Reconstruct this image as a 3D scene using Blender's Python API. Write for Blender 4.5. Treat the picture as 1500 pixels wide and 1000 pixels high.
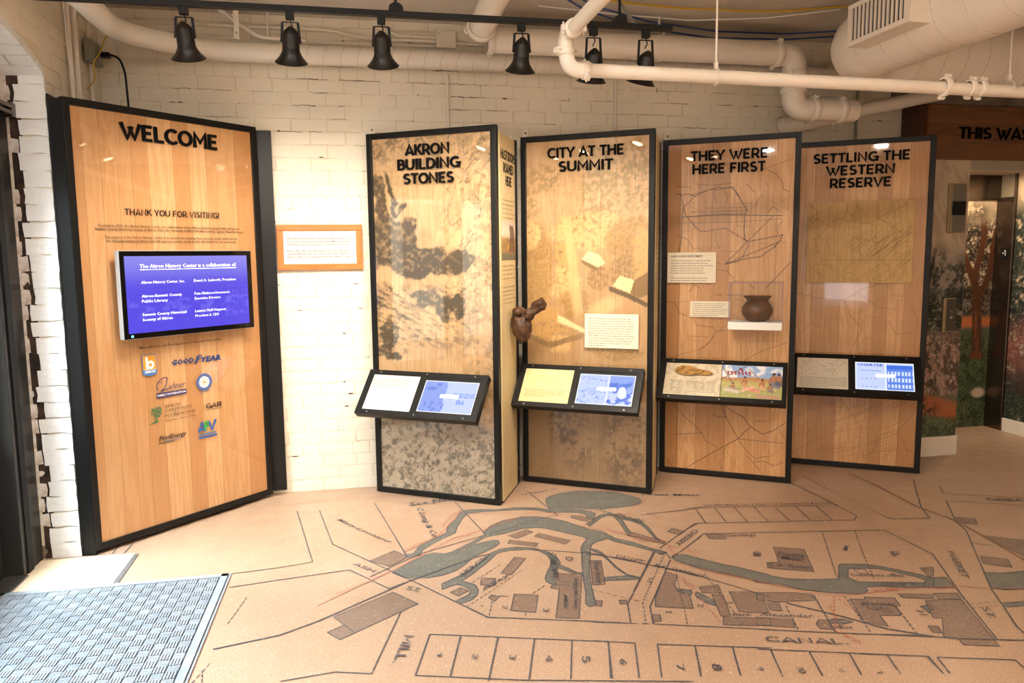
import bpy, math, random
import numpy as np
from mathutils import Vector, Matrix, Euler
random.seed(7); rng = np.random.default_rng(7)
for o in list(bpy.data.objects): bpy.data.objects.remove(o)
SC = bpy.context.scene; COL = SC.collection
PI = math.pi
# ---------------------------------------------------------------- camera, world, lights, exposure
YAW, PITCH, ROLL, EYE = math.atan(.2), .1144, .0106, 1.6334
cam = bpy.data.cameras.new('camera'); cam.sensor_width = 36; cam.lens = 1099.5 / 1500 * 36; cam.clip_end = 60
co = bpy.data.objects.new('camera', cam); COL.objects.link(co); SC.camera = co
fwd = Vector((math.sin(YAW) * math.cos(PITCH), math.cos(YAW) * math.cos(PITCH), -math.sin(PITCH)))
rt0 = Vector((math.cos(YAW), -math.sin(YAW), 0)); up0 = rt0.cross(fwd)
rt = rt0 * math.cos(ROLL) + up0 * math.sin(ROLL) * -1
rt = rt0 * math.cos(ROLL) - up0 * math.sin(ROLL); up = up0 * math.cos(ROLL) + rt0 * math.sin(ROLL)
M = Matrix((rt, up, -fwd)).transposed().to_4x4(); M.translation = (0, 0, EYE); co.matrix_world = M
SC.view_settings.view_transform = 'Standard'; SC.view_settings.look = 'None'
SC.view_settings.exposure = 0.16; SC.view_settings.gamma = 1; SC.view_settings.use_curve_mapping = False
w = bpy.data.worlds.new('world'); SC.world = w; w.use_nodes = True
w.node_tree.nodes['Background'].inputs[0].default_value = (.93, .97, 1, 1); w.node_tree.nodes['Background'].inputs[1].default_value = 1.2
def area(name, loc, rot, sx, sy, power, colr, shape='RECTANGLE'):
    l = bpy.data.lights.new(name, 'AREA'); l.shape = shape; l.size = sx; l.size_y = sy; l.energy = power; l.color = colr
    o = bpy.data.objects.new(name, l); COL.objects.link(o); o.location = loc; o.rotation_euler = rot; return o
for lx_, ly_ in ((-.9, 1.6), (.6, 1.5), (2.1, 1.5), (3.6, 1.5), (-.9, -.4), (.9, -.4), (2.7, -.4), (4.5, -.4)): area('ceiling_lamp', (lx_, ly_, 3.12), (0, 0, 0), .16, .16, 37 if lx_ < 2 else (19 if lx_ < 3 else 11), (1, .95, .90) if lx_ < 2 else (1, .74, .50), 'DISK')
area('door_daylight', (-2.75, 3.1, 3.3), (0, math.radians(-38), 0), 1.3, 1.8, 1100, (.80, .89, 1))
area('shop_window', (-1.25, -3.5, 1.55), (math.radians(90), 0, 0), 1.0, 1.7, 14, (.93, .96, 1))
area('alcove_fill', (5.2, 5.45, 2.28), (0, 0, 0), .4, .3, 14, (1, .76, .5))  # added warm fill with no fixture, turns the alcove floor golden
area('ceiling_lamp', (5.25, 3.9, 3.12), (0, 0, 0), .16, .16, 26, (1, .74, .46), 'DISK')  # added out of view to warm the floor by the last panel
sun = bpy.data.lights.new('street_sun', 'SUN'); sun.energy = 35; sun.angle = .02; sun.color = (1, .97, .92)
so = bpy.data.objects.new('street_sun', sun); COL.objects.link(so); so.rotation_euler = Vector((.6, 0, .8)).to_track_quat('Z', 'Y').to_euler()
SPOT_POWER = 76; SPOT_COL = (1, .89, .75)

# ---------------------------------------------------------------- helpers
def L(c):
    if isinstance(c, str): c = [int(c[i:i + 2], 16) for i in (0, 2, 4)]
    r = [x / 255 for x in c]; return tuple((x / 12.92 if x <= .04045 else ((x + .055) / 1.055) ** 2.4) for x in r) + (1,)
def mat(name, col, rough=.5, metal=0, emit=0, spec=.5, noise=None, bump=None, coat=0):
    m = bpy.data.materials.new(name); m.use_nodes = True; nt = m.node_tree; b = nt.nodes['Principled BSDF']
    b.inputs['Base Color'].default_value = L(col); b.inputs['Roughness'].default_value = rough; b.inputs['Metallic'].default_value = metal
    b.inputs['Specular IOR Level'].default_value = spec; b.inputs['Coat Weight'].default_value = coat
    if emit: b.inputs['Emission Color'].default_value = L(col); b.inputs['Emission Strength'].default_value = emit
    N = nt.nodes.new; K = nt.links.new
    tc = N('ShaderNodeTexCoord')
    if noise:   # (colour2, scale, amount)
        t = N('ShaderNodeTexNoise'); t.inputs['Scale'].default_value = noise[1]; t.inputs['Detail'].default_value = 5; K(tc.outputs['Object'], t.inputs['Vector'])
        r = N('ShaderNodeMapRange'); r.inputs['From Min'].default_value = .35; r.inputs['From Max'].default_value = .7; r.inputs['To Max'].default_value = noise[2]; K(t.outputs['Fac'], r.inputs['Value'])
        x = N('ShaderNodeMix'); x.data_type = 'RGBA'; x.inputs[6].default_value = L(col); x.inputs[7].default_value = L(noise[0]); K(r.outputs[0], x.inputs[0]); K(x.outputs[2], b.inputs['Base Color'])
    if bump:    # (scale, strength)
        t = N('ShaderNodeTexNoise'); t.inputs['Scale'].default_value = bump[0]; t.inputs['Detail'].default_value = 6; K(tc.outputs['Object'], t.inputs['Vector'])
        u = N('ShaderNodeBump'); u.inputs['Strength'].default_value = bump[1]; u.inputs['Distance'].default_value = .01; K(t.outputs['Fac'], u.inputs['Height']); K(u.outputs[0], b.inputs['Normal'])
    return m
def wood(name, c1, c2, c3, axis='z', rough=.42, scale=1, ink=False, vary=.5):
    m = bpy.data.materials.new(name); m.use_nodes = True; nt = m.node_tree; b = nt.nodes['Principled BSDF']; N = nt.nodes.new; K = nt.links.new
    b.inputs['Roughness'].default_value = rough
    tc = N('ShaderNodeTexCoord'); oi = N('ShaderNodeObjectInfo'); mp = N('ShaderNodeMapping'); ad = N('ShaderNodeVectorMath'); mu = N('ShaderNodeVectorMath'); mu.operation = 'SCALE'
    mu.inputs[0].default_value = (7, 3, 11); K(oi.outputs['Random'], mu.inputs['Scale']); K(tc.outputs['Object'], ad.inputs[0]); K(mu.outputs[0], ad.inputs[1])
    mp.inputs['Scale'].default_value = (9 * scale, 9 * scale, .7 * scale) if axis == 'z' else (.7 * scale, 9 * scale, 9 * scale)
    K(ad.outputs[0], mp.inputs['Vector'])
    t = N('ShaderNodeTexNoise'); t.inputs['Scale'].default_value = 1.3; t.inputs['Detail'].default_value = 3; t.inputs['Distortion'].default_value = .6; K(mp.outputs[0], t.inputs['Vector'])
    wv = N('ShaderNodeMath'); wv.operation = 'MULTIPLY'; wv.inputs[1].default_value = 46; K(t.outputs['Fac'], wv.inputs[0])
    sn = N('ShaderNodeMath'); sn.operation = 'SINE'; K(wv.outputs[0], sn.inputs[0])
    f = N('ShaderNodeTexNoise'); f.inputs['Scale'].default_value = 9; f.inputs['Detail'].default_value = 4; K(mp.outputs[0], f.inputs['Vector'])
    r = N('ShaderNodeMapRange'); r.inputs['From Min'].default_value = -1; r.inputs['From Max'].default_value = 1; r.inputs['To Min'].default_value = 0; r.inputs['To Max'].default_value = .75; K(sn.outputs[0], r.inputs['Value'])
    r2 = N('ShaderNodeMath'); r2.operation = 'MULTIPLY_ADD'; r2.inputs[1].default_value = 1.1; r2.inputs[2].default_value = -.3; K(f.outputs['Fac'], r2.inputs[0])
    s = N('ShaderNodeMath'); s.operation = 'ADD'; s.use_clamp = True; K(r.outputs[0], s.inputs[0]); K(r2.outputs[0], s.inputs[1])
    x = N('ShaderNodeMix'); x.data_type = 'RGBA'; x.inputs[6].default_value = L(c1); x.inputs[7].default_value = L(c2); K(s.outputs[0], x.inputs[0])
    y = N('ShaderNodeMix'); y.data_type = 'RGBA'; y.inputs[7].default_value = L(c3); K(x.outputs[2], y.inputs[6])
    v = N('ShaderNodeMath'); v.operation = 'MULTIPLY'; v.inputs[1].default_value = vary; K(oi.outputs['Random'], v.inputs[0]); K(v.outputs[0], y.inputs[0])
    out = y.outputs[2]
    if ink:
        a = N('ShaderNodeAttribute'); a.attribute_name = 'ink'; z = N('ShaderNodeMix'); z.data_type = 'RGBA'
        K(a.outputs['Alpha'], z.inputs[0]); K(out, z.inputs[6]); K(a.outputs['Color'], z.inputs[7]); out = z.outputs[2]
    K(out, b.inputs['Base Color']); return m
def attrmat(name, rough=.6, emit=0):
    m = bpy.data.materials.new(name); m.use_nodes = True; nt = m.node_tree; b = nt.nodes['Principled BSDF']
    a = nt.nodes.new('ShaderNodeAttribute'); a.attribute_name = 'ink'; b.inputs['Roughness'].default_value = rough
    if emit:
        nt.links.new(a.outputs['Color'], b.inputs['Emission Color']); b.inputs['Emission Strength'].default_value = emit; b.inputs['Base Color'].default_value = (.01, .01, .01, 1)
    else: nt.links.new(a.outputs['Color'], b.inputs['Base Color'])
    return m
def glass(name, tint=(1, 1, 1, 1), refl=1.0):
    m = bpy.data.materials.new(name); m.use_nodes = True; nt = m.node_tree; nt.nodes.remove(nt.nodes['Principled BSDF']); N = nt.nodes.new; K = nt.links.new
    t = N('ShaderNodeBsdfTransparent'); t.inputs[0].default_value = tint; g = N('ShaderNodeBsdfGlossy'); g.inputs['Roughness'].default_value = .03
    f = N('ShaderNodeFresnel'); f.inputs['IOR'].default_value = 1.5; q = N('ShaderNodeMath'); q.operation = 'MULTIPLY'; q.inputs[1].default_value = refl; K(f.outputs[0], q.inputs[0])
    ge = N('ShaderNodeNewGeometry'); iv = N('ShaderNodeMath'); iv.operation = 'SUBTRACT'; iv.inputs[0].default_value = 1; K(ge.outputs['Backfacing'], iv.inputs[1]); q2 = N('ShaderNodeMath'); q2.operation = 'MULTIPLY'; K(q.outputs[0], q2.inputs[0]); K(iv.outputs[0], q2.inputs[1]); q = q2
    x = N('ShaderNodeMixShader'); K(q.outputs[0], x.inputs[0]); K(t.outputs[0], x.inputs[1]); K(g.outputs[0], x.inputs[2]); K(x.outputs[0], nt.nodes['Material Output'].inputs[0]); return m

try: SC.cycles.transparent_max_bounces = 24
except Exception: pass
class MB:
    def __init__(s): s.v = []; s.f = []
    def add(s, vs, fs):
        n = len(s.v); s.v += [tuple(v) for v in vs]; s.f += [tuple(i + n for i in f) for f in fs]; return s
    def box(s, x0, x1, y0, y1, z0, z1):
        return s.add([(x0, y0, z0), (x1, y0, z0), (x1, y1, z0), (x0, y1, z0), (x0, y0, z1), (x1, y0, z1), (x1, y1, z1), (x0, y1, z1)],
                     [(0, 3, 2, 1), (4, 5, 6, 7), (0, 1, 5, 4), (1, 2, 6, 5), (2, 3, 7, 6), (3, 0, 4, 7)])
    def bar(s, a, b, wd, ht, upv=(0, 0, 1)):
        a = Vector(a); b = Vector(b); d = (b - a).normalized(); r = d.cross(Vector(upv)).normalized(); u = r.cross(d)
        vs = [p + r * i * wd / 2 + u * j * ht / 2 for p in (a, b) for i, j in ((-1, -1), (1, -1), (1, 1), (-1, 1))]
        return s.add(vs, [(3, 2, 1, 0), (4, 5, 6, 7), (0, 1, 5, 4), (1, 2, 6, 5), (2, 3, 7, 6), (3, 0, 4, 7)])
    def tube(s, pts, r, n=12, cap=True):
        pts = [Vector(p) for p in pts]; rs = r if isinstance(r, (list, tuple)) else [r] * len(pts); rings = []; prev = None
        for i, p in enumerate(pts):
            d = (pts[min(i + 1, len(pts) - 1)] - pts[max(i - 1, 0)]).normalized()
            if prev is None:
                a = Vector((0, 0, 1)) if abs(d.z) < .9 else Vector((1, 0, 0)); u = d.cross(a).normalized()
            else: u = (prev - d * prev.dot(d)).normalized()
            v = d.cross(u); prev = u
            rings.append([p + (u * math.cos(2 * PI * k / n) + v * math.sin(2 * PI * k / n)) * rs[i] for k in range(n)])
        vs = [q for g in rings for q in g]; fs = [(i * n + k, i * n + (k + 1) % n, (i + 1) * n + (k + 1) % n, (i + 1) * n + k) for i in range(len(pts) - 1) for k in range(n)]
        if cap: fs += [tuple(range(n))[::-1], tuple((len(pts) - 1) * n + k for k in range(n))]
        return s.add(vs, fs)
    def lathe(s, prof, mtx=Matrix(), n=20):
        vs = []; m = len(prof)
        for k in range(n):
            a = 2 * PI * k / n
            for r, z in prof: vs.append(mtx @ Vector((r * math.cos(a), r * math.sin(a), z)))
        fs = [(k * m + i, ((k + 1) % n) * m + i, ((k + 1) % n) * m + i + 1, k * m + i + 1) for k in range(n) for i in range(m - 1)]
        return s.add(vs, fs)
    def prism(s, poly, f0, f1):
        n = len(poly); vs = [f0(*p) for p in poly] + [f1(*p) for p in poly]
        return s.add(vs, [tuple(range(n)), tuple(range(2 * n - 1, n - 1, -1))] + [(i, n + i, n + (i + 1) % n, (i + 1) % n) for i in range(n)])
    def build(s, name, m, parent=None, smooth=False, bevel=0, kind=None):
        me = bpy.data.meshes.new(name); me.from_pydata(s.v, [], s.f); me.update()
        return link(name, me, m, parent, smooth, bevel, kind)
def link(name, me, m, parent=None, smooth=False, bevel=0, kind=None):
    if m is not None and not me.materials: me.materials.append(m)
    o = bpy.data.objects.new(name, me); COL.objects.link(o)
    if parent is not None: o.parent = parent
    if smooth:
        me.polygons.foreach_set('use_smooth', [True] * len(me.polygons))
        try: me.set_sharp_from_angle(angle=math.radians(40))
        except Exception: pass
    if bevel:
        b = o.modifiers.new('bevel', 'BEVEL'); b.width = bevel; b.segments = 2; b.limit_method = 'ANGLE'
    if kind: o['kind'] = kind
    return o
def tag(o, label, cat=None, group=None, kind=None):
    o['label'] = label
    if cat: o['category'] = cat
    if group: o['group'] = group
    if kind: o['kind'] = kind
    return o
def thing(name, label, cat, loc=(0, 0, 0), rz=0, group=None):
    o = bpy.data.objects.new(name, None); COL.objects.link(o); o.empty_display_size = .1; o.location = loc; o.rotation_euler = (0, 0, rz); return tag(o, label, cat, group)
def fillet(pts, r, n=6):
    pts = [Vector(p) for p in pts]; out = [pts[0]]
    for i in range(1, len(pts) - 1):
        a = (pts[i - 1] - pts[i]).normalized(); b = (pts[i + 1] - pts[i]).normalized(); P, Q = pts[i] + a * r, pts[i] + b * r
        for k in range(n + 1):
            t = k / n; out.append(P * (1 - t) ** 2 + pts[i] * 2 * t * (1 - t) + Q * t * t)
    return out + [pts[-1]]

# numpy noise
def vnoise(x, y, seed=0):
    xi = np.floor(x).astype(int); yi = np.floor(y).astype(int); fx = x - xi; fy = y - yi; fx = fx * fx * (3 - 2 * fx); fy = fy * fy * (3 - 2 * fy)
    def h(a, b):
        n = (a * 374761393 + b * 668265263 + seed * 1442695041) & 0x7fffffff; n = ((n ^ (n >> 13)) * 1274126177) & 0x7fffffff; return ((n ^ (n >> 16)) & 0xffff) / 65535
    return (h(xi, yi) * (1 - fx) + h(xi + 1, yi) * fx) * (1 - fy) + (h(xi, yi + 1) * (1 - fx) + h(xi + 1, yi + 1) * fx) * fy
def fbm(x, y, seed=0, o=4):
    s = 0; a = .5; t = 0
    for i in range(o): s = s + a * vnoise(x * 2 ** i, y * 2 ** i, seed + i * 17); t += a; a *= .55
    return s / t
def sm(a, b, x): t = np.clip((x - a) / (b - a), 0, 1); return t * t * (3 - 2 * t)
def blob(x, y, cx, cy, rx, ry, ang=0, soft=.5):
    c, s = math.cos(ang), math.sin(ang); u = ((x - cx) * c + (y - cy) * s) / rx; v = (-(x - cx) * s + (y - cy) * c) / ry
    return 1 - sm(1 - soft, 1 + soft, np.sqrt(u * u + v * v))
def LA(c): return np.array(L(c)[:3])
def lay(img, c, a): return img * (1 - a[..., None]) + LA(c) * a[..., None]
def grid_mesh(name, nx, nz, f3, func, m, parent=None, rect=(0, 1, 0, 1), skirt=0):
    """picture surface: func(u,v)->rgba array at grid points; f3(u,v)->xyz array"""
    u = np.linspace(rect[0], rect[1], nx + 1); v = np.linspace(rect[2], rect[3], nz + 1); U, V = np.meshgrid(u, v)
    P = f3(U.ravel(), V.ravel()); C = func(U.ravel(), V.ravel()); I = np.arange((nx + 1) * (nz + 1)).reshape(nz + 1, nx + 1)
    F = np.stack([I[:-1, :-1], I[:-1, 1:], I[1:, 1:], I[1:, :-1]], -1).reshape(-1, 4)
    me = bpy.data.meshes.new(name); me.from_pydata(P.tolist(), [], F.tolist()); me.update()
    a = me.color_attributes.new('ink', 'FLOAT_COLOR', 'POINT'); a.data.foreach_set('color', C.astype(np.float32).ravel())
    return link(name, me, m, parent)

# stroke lettering
def arc(cx, cy, rx, ry, a0, a1, n=10): return [(cx + rx * math.cos(math.radians(a0 + (a1 - a0) * i / n)), cy + ry * math.sin(math.radians(a0 + (a1 - a0) * i / n))) for i in range(n + 1)]
lo, hi = .075, .925
GL = {
 'A': (.76, [[(.04, 0), (.38, .98), (.72, 0)], [(.15, .25), (.61, .25)]]),
 'B': (.66, [[(.1, lo), (.38, lo)] + arc(.38, .3, .2, .3 - lo, -90, 90, 8) + [(.1, .525)], [(.1, hi), (.34, hi)][::-1] and [(.1, hi), (.34, hi)] + arc(.34, .725, .19, .2, 90, -90, 8)[0:] + [(.1, .525)], [(.1, 0), (.1, 1)]]),
 'C': (.74, [arc(.44, .5, .36, .425, 45, 315, 16)]),
 'D': (.76, [[(.1, lo), (.32, lo)] + arc(.32, .5, .36, .425, -90, 90, 12) + [(.1, hi), (.1, lo)]]),
 'E': (.62, [[(.1, 0), (.1, 1)], [(.1, lo), (.56, lo)], [(.1, hi), (.56, hi)], [(.1, .51), (.5, .51)]]),
 'F': (.59, [[(.1, 0), (.1, 1)], [(.1, hi), (.56, hi)], [(.1, .49), (.5, .49)]]),
 'G': (.78, [arc(.44, .5, .36, .425, 48, 350, 16) + [(.76, .43)], [(.48, .44), (.79, .44)], [(.73, .0), (.73, .44)]]),
 'H': (.78, [[(.1, 0), (.1, 1)], [(.66, 0), (.66, 1)], [(.1, .51), (.66, .51)]]),
 'I': (.24, [[(.12, 0), (.12, 1)]]),
 'K': (.68, [[(.1, 0), (.1, 1)], [(.62, 1), (.12, .42)], [(.28, .58), (.66, 0)]]),
 'L': (.56, [[(.1, 0), (.1, 1)], [(.1, lo), (.54, lo)]]),
 'M': (.88, [[(.1, 0), (.1, .96), (.44, .34), (.78, .96), (.78, 0)]]),
 'N': (.80, [[(.1, 0), (.1, .96), (.68, .04), (.68, 1)]]),
 'O': (.84, [arc(.42, .5, .35, .425, 90, 450, 22)]),
 'P': (.66, [[(.1, 0), (.1, hi), (.36, hi)] + arc(.36, .65, .23, .275, 90, -90, 8) + [(.1, .375)]]),
 'R': (.69, [[(.1, 0), (.1, hi), (.36, hi)] + arc(.36, .66, .22, .265, 90, -90, 8) + [(.1, .395)], [(.36, .4), (.63, 0)]]),
 'S': (.64, [arc(.33, .715, .21, .21, 35, 250, 10) + arc(.31, .29, .235, .215, 78, -145, 11)]),
 'T': (.62, [[(.0, hi), (.62, hi)], [(.31, 0), (.31, hi)]]),
 'U': (.76, [[(.09, 1), (.09, .4)] + arc(.375, .36, .285, .285, 180, 360, 12) + [(.66, 1)]]),
 'V': (.74, [[(.03, 1), (.37, .03), (.71, 1)]]),
 'W': (1.08, [[(.03, 1), (.34, .03), (.62, .8)], [(.46, .8), (.74, .03), (1.05, 1)]]),
 'Y': (.70, [[(.02, 1), (.35, .42), (.68, 1)], [(.35, 0), (.35, .45)]]),
 '!': (.26, [[(.13, .28), (.13, 1)], [(.13, 0), (.13, .14)]]),
 '.': (.22, [[(.11, 0), (.11, .13)]]),
 '-': (.4, [[(.05, .45), (.35, .45)]]),
 '0': (.6, [arc(.3, .5, .23, .44, 90, 450, 16)]), '1': (.36, [[(.02, .75), (.2, .96), (.2, 0)]]),
 '2': (.6, [arc(.3, .7, .22, .23, 160, -30, 8) + [(.06, .06), (.56, .06)]]), '3': (.6, [arc(.28, .72, .2, .2, 150, -80, 8), arc(.28, .27, .23, .23, 80, -150, 9)]),
 '4': (.62, [[(.44, 0), (.44, .95), (.04, .3), (.58, .3)]]), '5': (.6, [[(.5, .93), (.14, .93), (.1, .55)] + arc(.28, .32, .23, .26, 100, -145, 9)]),
 '6': (.6, [[(.44, .96), (.12, .5)] + arc(.3, .28, .22, .24, 160, 520, 14)]), '7': (.56, [[(.03, .93), (.5, .93), (.2, 0)]]),
 '8': (.6, [arc(.3, .73, .18, .2, -90, 270, 12), arc(.3, .28, .23, .24, 90, 450, 12)]), '9': (.6, [arc(.3, .7, .22, .24, 0, 360, 12), [(.52, .66), (.2, 0)]]),
 ' ': (.3, []),
}
def ribbon(pts, w):
    """2D polyline -> left/right outline quads with mitres"""
    P = [Vector(p) for p in pts]; P = [P[0]] + [b for a, b in zip(P[:-1], P[1:]) if (b - a).length > 1e-5]; closed = (P[0] - P[-1]).length < 1e-6 and len(P) > 3
    if closed: P = P[:-1]
    n = len(P); Lf = []; Rt = []
    for i in range(n):
        a = P[i - 1] if (closed or i > 0) else None; b = P[(i + 1) % n] if (closed or i < n - 1) else None
        d0 = (P[i] - a).normalized() if a is not None else None; d1 = (b - P[i]).normalized() if b is not None else None
        if d0 is None: d0 = d1
        if d1 is None: d1 = d0
        t = (d0 + d1); t = t.normalized() if t.length > 1e-4 else d0; nn = Vector((-t.y, t.x)); k = nn.dot(Vector((-d0.y, d0.x))); k = max(k, .78)
        Lf.append(P[i] + nn * w / 2 / k); Rt.append(P[i] - nn * w / 2 / k)
    q = [(Lf[i], Rt[i], Rt[(i + 1) % n], Lf[(i + 1) % n]) for i in range(n if closed else n - 1)]
    return q
def stroke_quads(ch, h, t):
    wd, ls = GL[ch]; out = []
    for l in ls: out += ribbon([(x * h, y * h) for x, y in l], t * h)
    return wd * h, out
def twidth(s, h, tr=.06): return sum(GL[c][0] * h + tr * h for c in s) - tr * h
def heading(par, lines, y, depth, m, t=.188, name='letter'):
    """raised letters, each an object. lines: (text, s0, s1, zbase, h)"""
    for tx, s0, s1, zb, h in lines:
        k = (s1 - s0) / twidth(tx, h); x = s0
        for c in tx:
            wd, qs = stroke_quads(c, h, t); mb = MB(); yy = 0
            for q in qs:
                yy += 2e-5
                mb.prism([tuple(p) for p in q], lambda a, b: (x + a * k, y - depth - yy, zb + b), lambda a, b: (x + a * k, y, zb + b))
            if qs: mb.build(name, m, par)
            x += (wd + .06 * h) * k
def flat_stroke(mb, tx, h, f, t=.13, fit=None):
    k = fit / twidth(tx, h) if fit else 1; x = 0
    for c in tx:
        wd, qs = stroke_quads(c, h, t)
        for q in qs:
            flat_stroke.n = (flat_stroke.n + 1) % 60; e = flat_stroke.n * 4e-6
            vv = [Vector(f(x + p.x * k, p.y)) for p in q]; nn = (vv[1] - vv[0]).cross(vv[3] - vv[0]); nn = nn.normalized() if nn.length > 1e-12 else Vector((0, 0, 0))
            if nn.y > 0 or nn.z < 0: nn = -nn
            mb.add([tuple(v + nn * e) for v in vv], [(0, 1, 2, 3)])
        x += (wd + .06 * h) * k
flat_stroke.n = 0
FC = {}; CAPH = .69
def font_mesh(tx, bold=0, shear=0):
    key = (tx, bold, shear)
    if key not in FC:
        cu = bpy.data.curves.new('t', 'FONT'); cu.body = tx; cu.resolution_u = 1; cu.size = 1; cu.offset = bold; cu.shear = shear
        o = bpy.data.objects.new('t', cu); me = bpy.data.meshes.new_from_object(o)
        vs = [(v.co.x, v.co.y) for v in me.vertices]; fs = [tuple(p.vertices) for p in me.polygons]
        bpy.data.objects.remove(o); bpy.data.curves.remove(cu); bpy.data.meshes.remove(me)
        xs = [v[0] for v in vs] or [0, 1]; FC[key] = (vs, fs, min(xs), max(xs))
    return FC[key]
def flat_text(mb, tx, f, width=None, size=None, cap=None, bold=.0, shear=0, align='l'):
    vs, fs, x0, x1 = font_mesh(tx, bold, shear); kx = width / (x1 - x0) if width else size; ky = cap / CAPH if cap else (size if size else kx)
    ox = 0 if align == 'l' else -(x1 - x0) * kx / 2
    mb.add([f((a - x0) * kx + ox, b * ky) for a, b in vs], fs)

# ---------------------------------------------------------------- materials
M_PAINT = mat('painted_brick', 'F0E6D2', .55, noise=('E2D3B8', 3, .5), bump=(60, .35))
M_PAINT2 = mat('painted_brick_cool', 'EFEFEE', .5, noise=('DDD9D2', 6, .5), bump=(45, .5))
M_MORTAR = mat('painted_mortar', 'E6DAC3', .7, noise=('CDBB9C', 7, .6), bump=(50, .5))
M_DARKGAP = mat('dark_joint_sheet', '140E0A', .9, noise=('5E4130', 18, .6), bump=(60, .8))  # dirt brown over near-black that stands for shade in the voids
M_RAW = mat('rough_brick', 'DDD5CC', .8, noise=('A88468', 24, .6), bump=(50, 1))
M_CEIL = mat('painted_concrete', 'CFC4B4', .8, noise=('B7AA98', 2.5, .6), bump=(14, .35))
M_PIPE = mat('white_pipe', 'EDE3D4', .38, noise=('DED1BE', 4, .4), bump=(5, .08))
M_SEAM = mat('pipe_seam', 'CFC0AA', .5)
M_DUCT = mat('white_duct', 'EFE6D8', .42, noise=('E0D4C2', 3, .4))
M_BLACK = mat('black_metal', '191817', .42, metal=.35, spec=.4, bump=(200, .02))
M_DOOR = mat('door_metal', '33312E', .35, metal=.4)
M_BLACK2 = mat('black_plastic', '0B0B0B', .55, spec=.3)
M_LETTER = mat('black_letter', '070606', .75, spec=.15)
M_INK = mat('print_ink', '2A2119', .6); M_INKG = mat('grey_ink', '55504A', .6); M_WINK = mat('white_screen_text', 'E6ECFF', .5, emit=1.0)
M_WOOD = wood('beech_board', 'EBC290', 'DCAC78', 'C48A52', ink=False, vary=.8)
M_WOODP = wood('oak_board_print', 'E0BE90', 'D0A878', 'BE9464', ink=True, vary=.35)
M_WOOD3 = wood('oak_board', 'E0B27E', 'CB9860', 'A97440', vary=.85)
M_FRAMEW = wood('cherry_frame', 'DA8A42', 'C26F2C', 'B46424', axis='x', scale=2)
M_WALNUT = wood('walnut_board', '7A5030', '46291A', '8E6440', axis='x', rough=.4, scale=1.1, vary=.6)
M_SIDE = wood('pale_side_board', 'DDC79A', 'CDB583', 'C4A878', ink=False, vary=.2)
M_GLASS = glass('acrylic', refl=1.8); M_GLASSB = glass('clear_box', (.97, .97, .98, 1), .8); M_WINDOW = glass('door_glass', (.8, .85, .85, 1), 1)
M_CARD = mat('cream_card', 'E8DCC2', .5); M_WHITE = mat('white_shelf', 'F1EEE8', .45); M_BASE = mat('white_baseboard', 'E9DFCE', .45, noise=('D5C6AE', 8, .4))
M_STEEL = mat('brushed_steel', 'A9A59E', .3, metal=.9); M_CHROME = mat('chrome', 'D0CEC8', .18, metal=1); M_BRONZE = mat('dark_bronze', '6E6257', .22, metal=.9, noise=('4D443C', 3, .8))
M_GALV = mat('galvanised', '9FA193', .45, metal=.5, noise=('77786C', 12, .6)); M_YEL = mat('yellow_cable', 'C9A21C', .5); M_BLUE = mat('blue_cable', '2F4C86', .5)
M_RUB = mat('grey_rubber', 'A4ABB1', .45, noise=('8A9298', 9, .8), bump=(90, .2)); M_RUBD = mat('rubber_dark', '2B3034', .6)
M_PIC = attrmat('printed_picture', .5); M_SCREEN = attrmat('lit_screen', .25, emit=1.0)
M_BULB = mat('lamp_glow', 'FFE9C4', .5, emit=30)
M_BONE = mat('brown_fossil', '33200F', .55, noise=('6B4220', 18, .8), bump=(40, 1.0))
M_POT = mat('brown_clay', '6B4526', .4, noise=('43301F', 14, .9), bump=(30, .3))
M_FEATHER = mat('black_dot', '151515', .5)

# floor material
def floor_mat(name, base, c2, spk):
    m = bpy.data.materials.new(name); m.use_nodes = True; nt = m.node_tree; b = nt.nodes['Principled BSDF']; N = nt.nodes.new; K = nt.links.new
    tc = N('ShaderNodeTexCoord'); 
    def no(sc, det=4):
        t = N('ShaderNodeTexNoise'); t.inputs['Scale'].default_value = sc; t.inputs['Detail'].default_value = det; K(tc.outputs['Object'], t.inputs['Vector']); return t.outputs['Fac']
    def rg(x, a, c, lo_, hi_):
        r = N('ShaderNodeMapRange'); r.inputs[1].default_value = a; r.inputs[2].default_value = c; r.inputs[3].default_value = lo_; r.inputs[4].default_value = hi_; K(x, r.inputs[0]); return r.outputs[0]
    def mx(f, a, c):
        x = N('ShaderNodeMix'); x.data_type = 'RGBA'; K(f, x.inputs[0])
        for i, q in ((6, a), (7, c)):
            if isinstance(q, str): x.inputs[i].default_value = L(q)
            else: K(q, x.inputs[i])
        return x.outputs[2]
    c = mx(rg(no(1.1), .35, .7, 0, .8), base, c2)
    c = mx(rg(no(150, 4), .42, .7, 0, .75), c, spk)
    c = mx(rg(no(55, 2), .6, .8, 0, .35), c, 'F2DCC0')
    sp = mx(rg(no(23, 6), .74, .78, 0, .75), c, 'F4EADF')
    K(sp, b.inputs['Base Color']); K(rg(no(9), .3, .7, .34, .52), b.inputs['Roughness']); return m
M_FLOOR = floor_mat('sealed_floor', 'BFA087', 'AD8D72', '8C7056')
M_WATER = floor_mat('map_water', '73736C', '68675F', '54534B'); M_BLDG = floor_mat('map_building', '8D7565', '80695A', '624D40')
M_LINE = floor_mat('map_line', '55555B', '4A4A50', '3E3E44'); M_RED = floor_mat('map_red', 'B56157', 'A8584F', 'A05A50'); M_GROOVE = floor_mat('map_groove', '8F6F55', '86674E', '6E543F')
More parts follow.
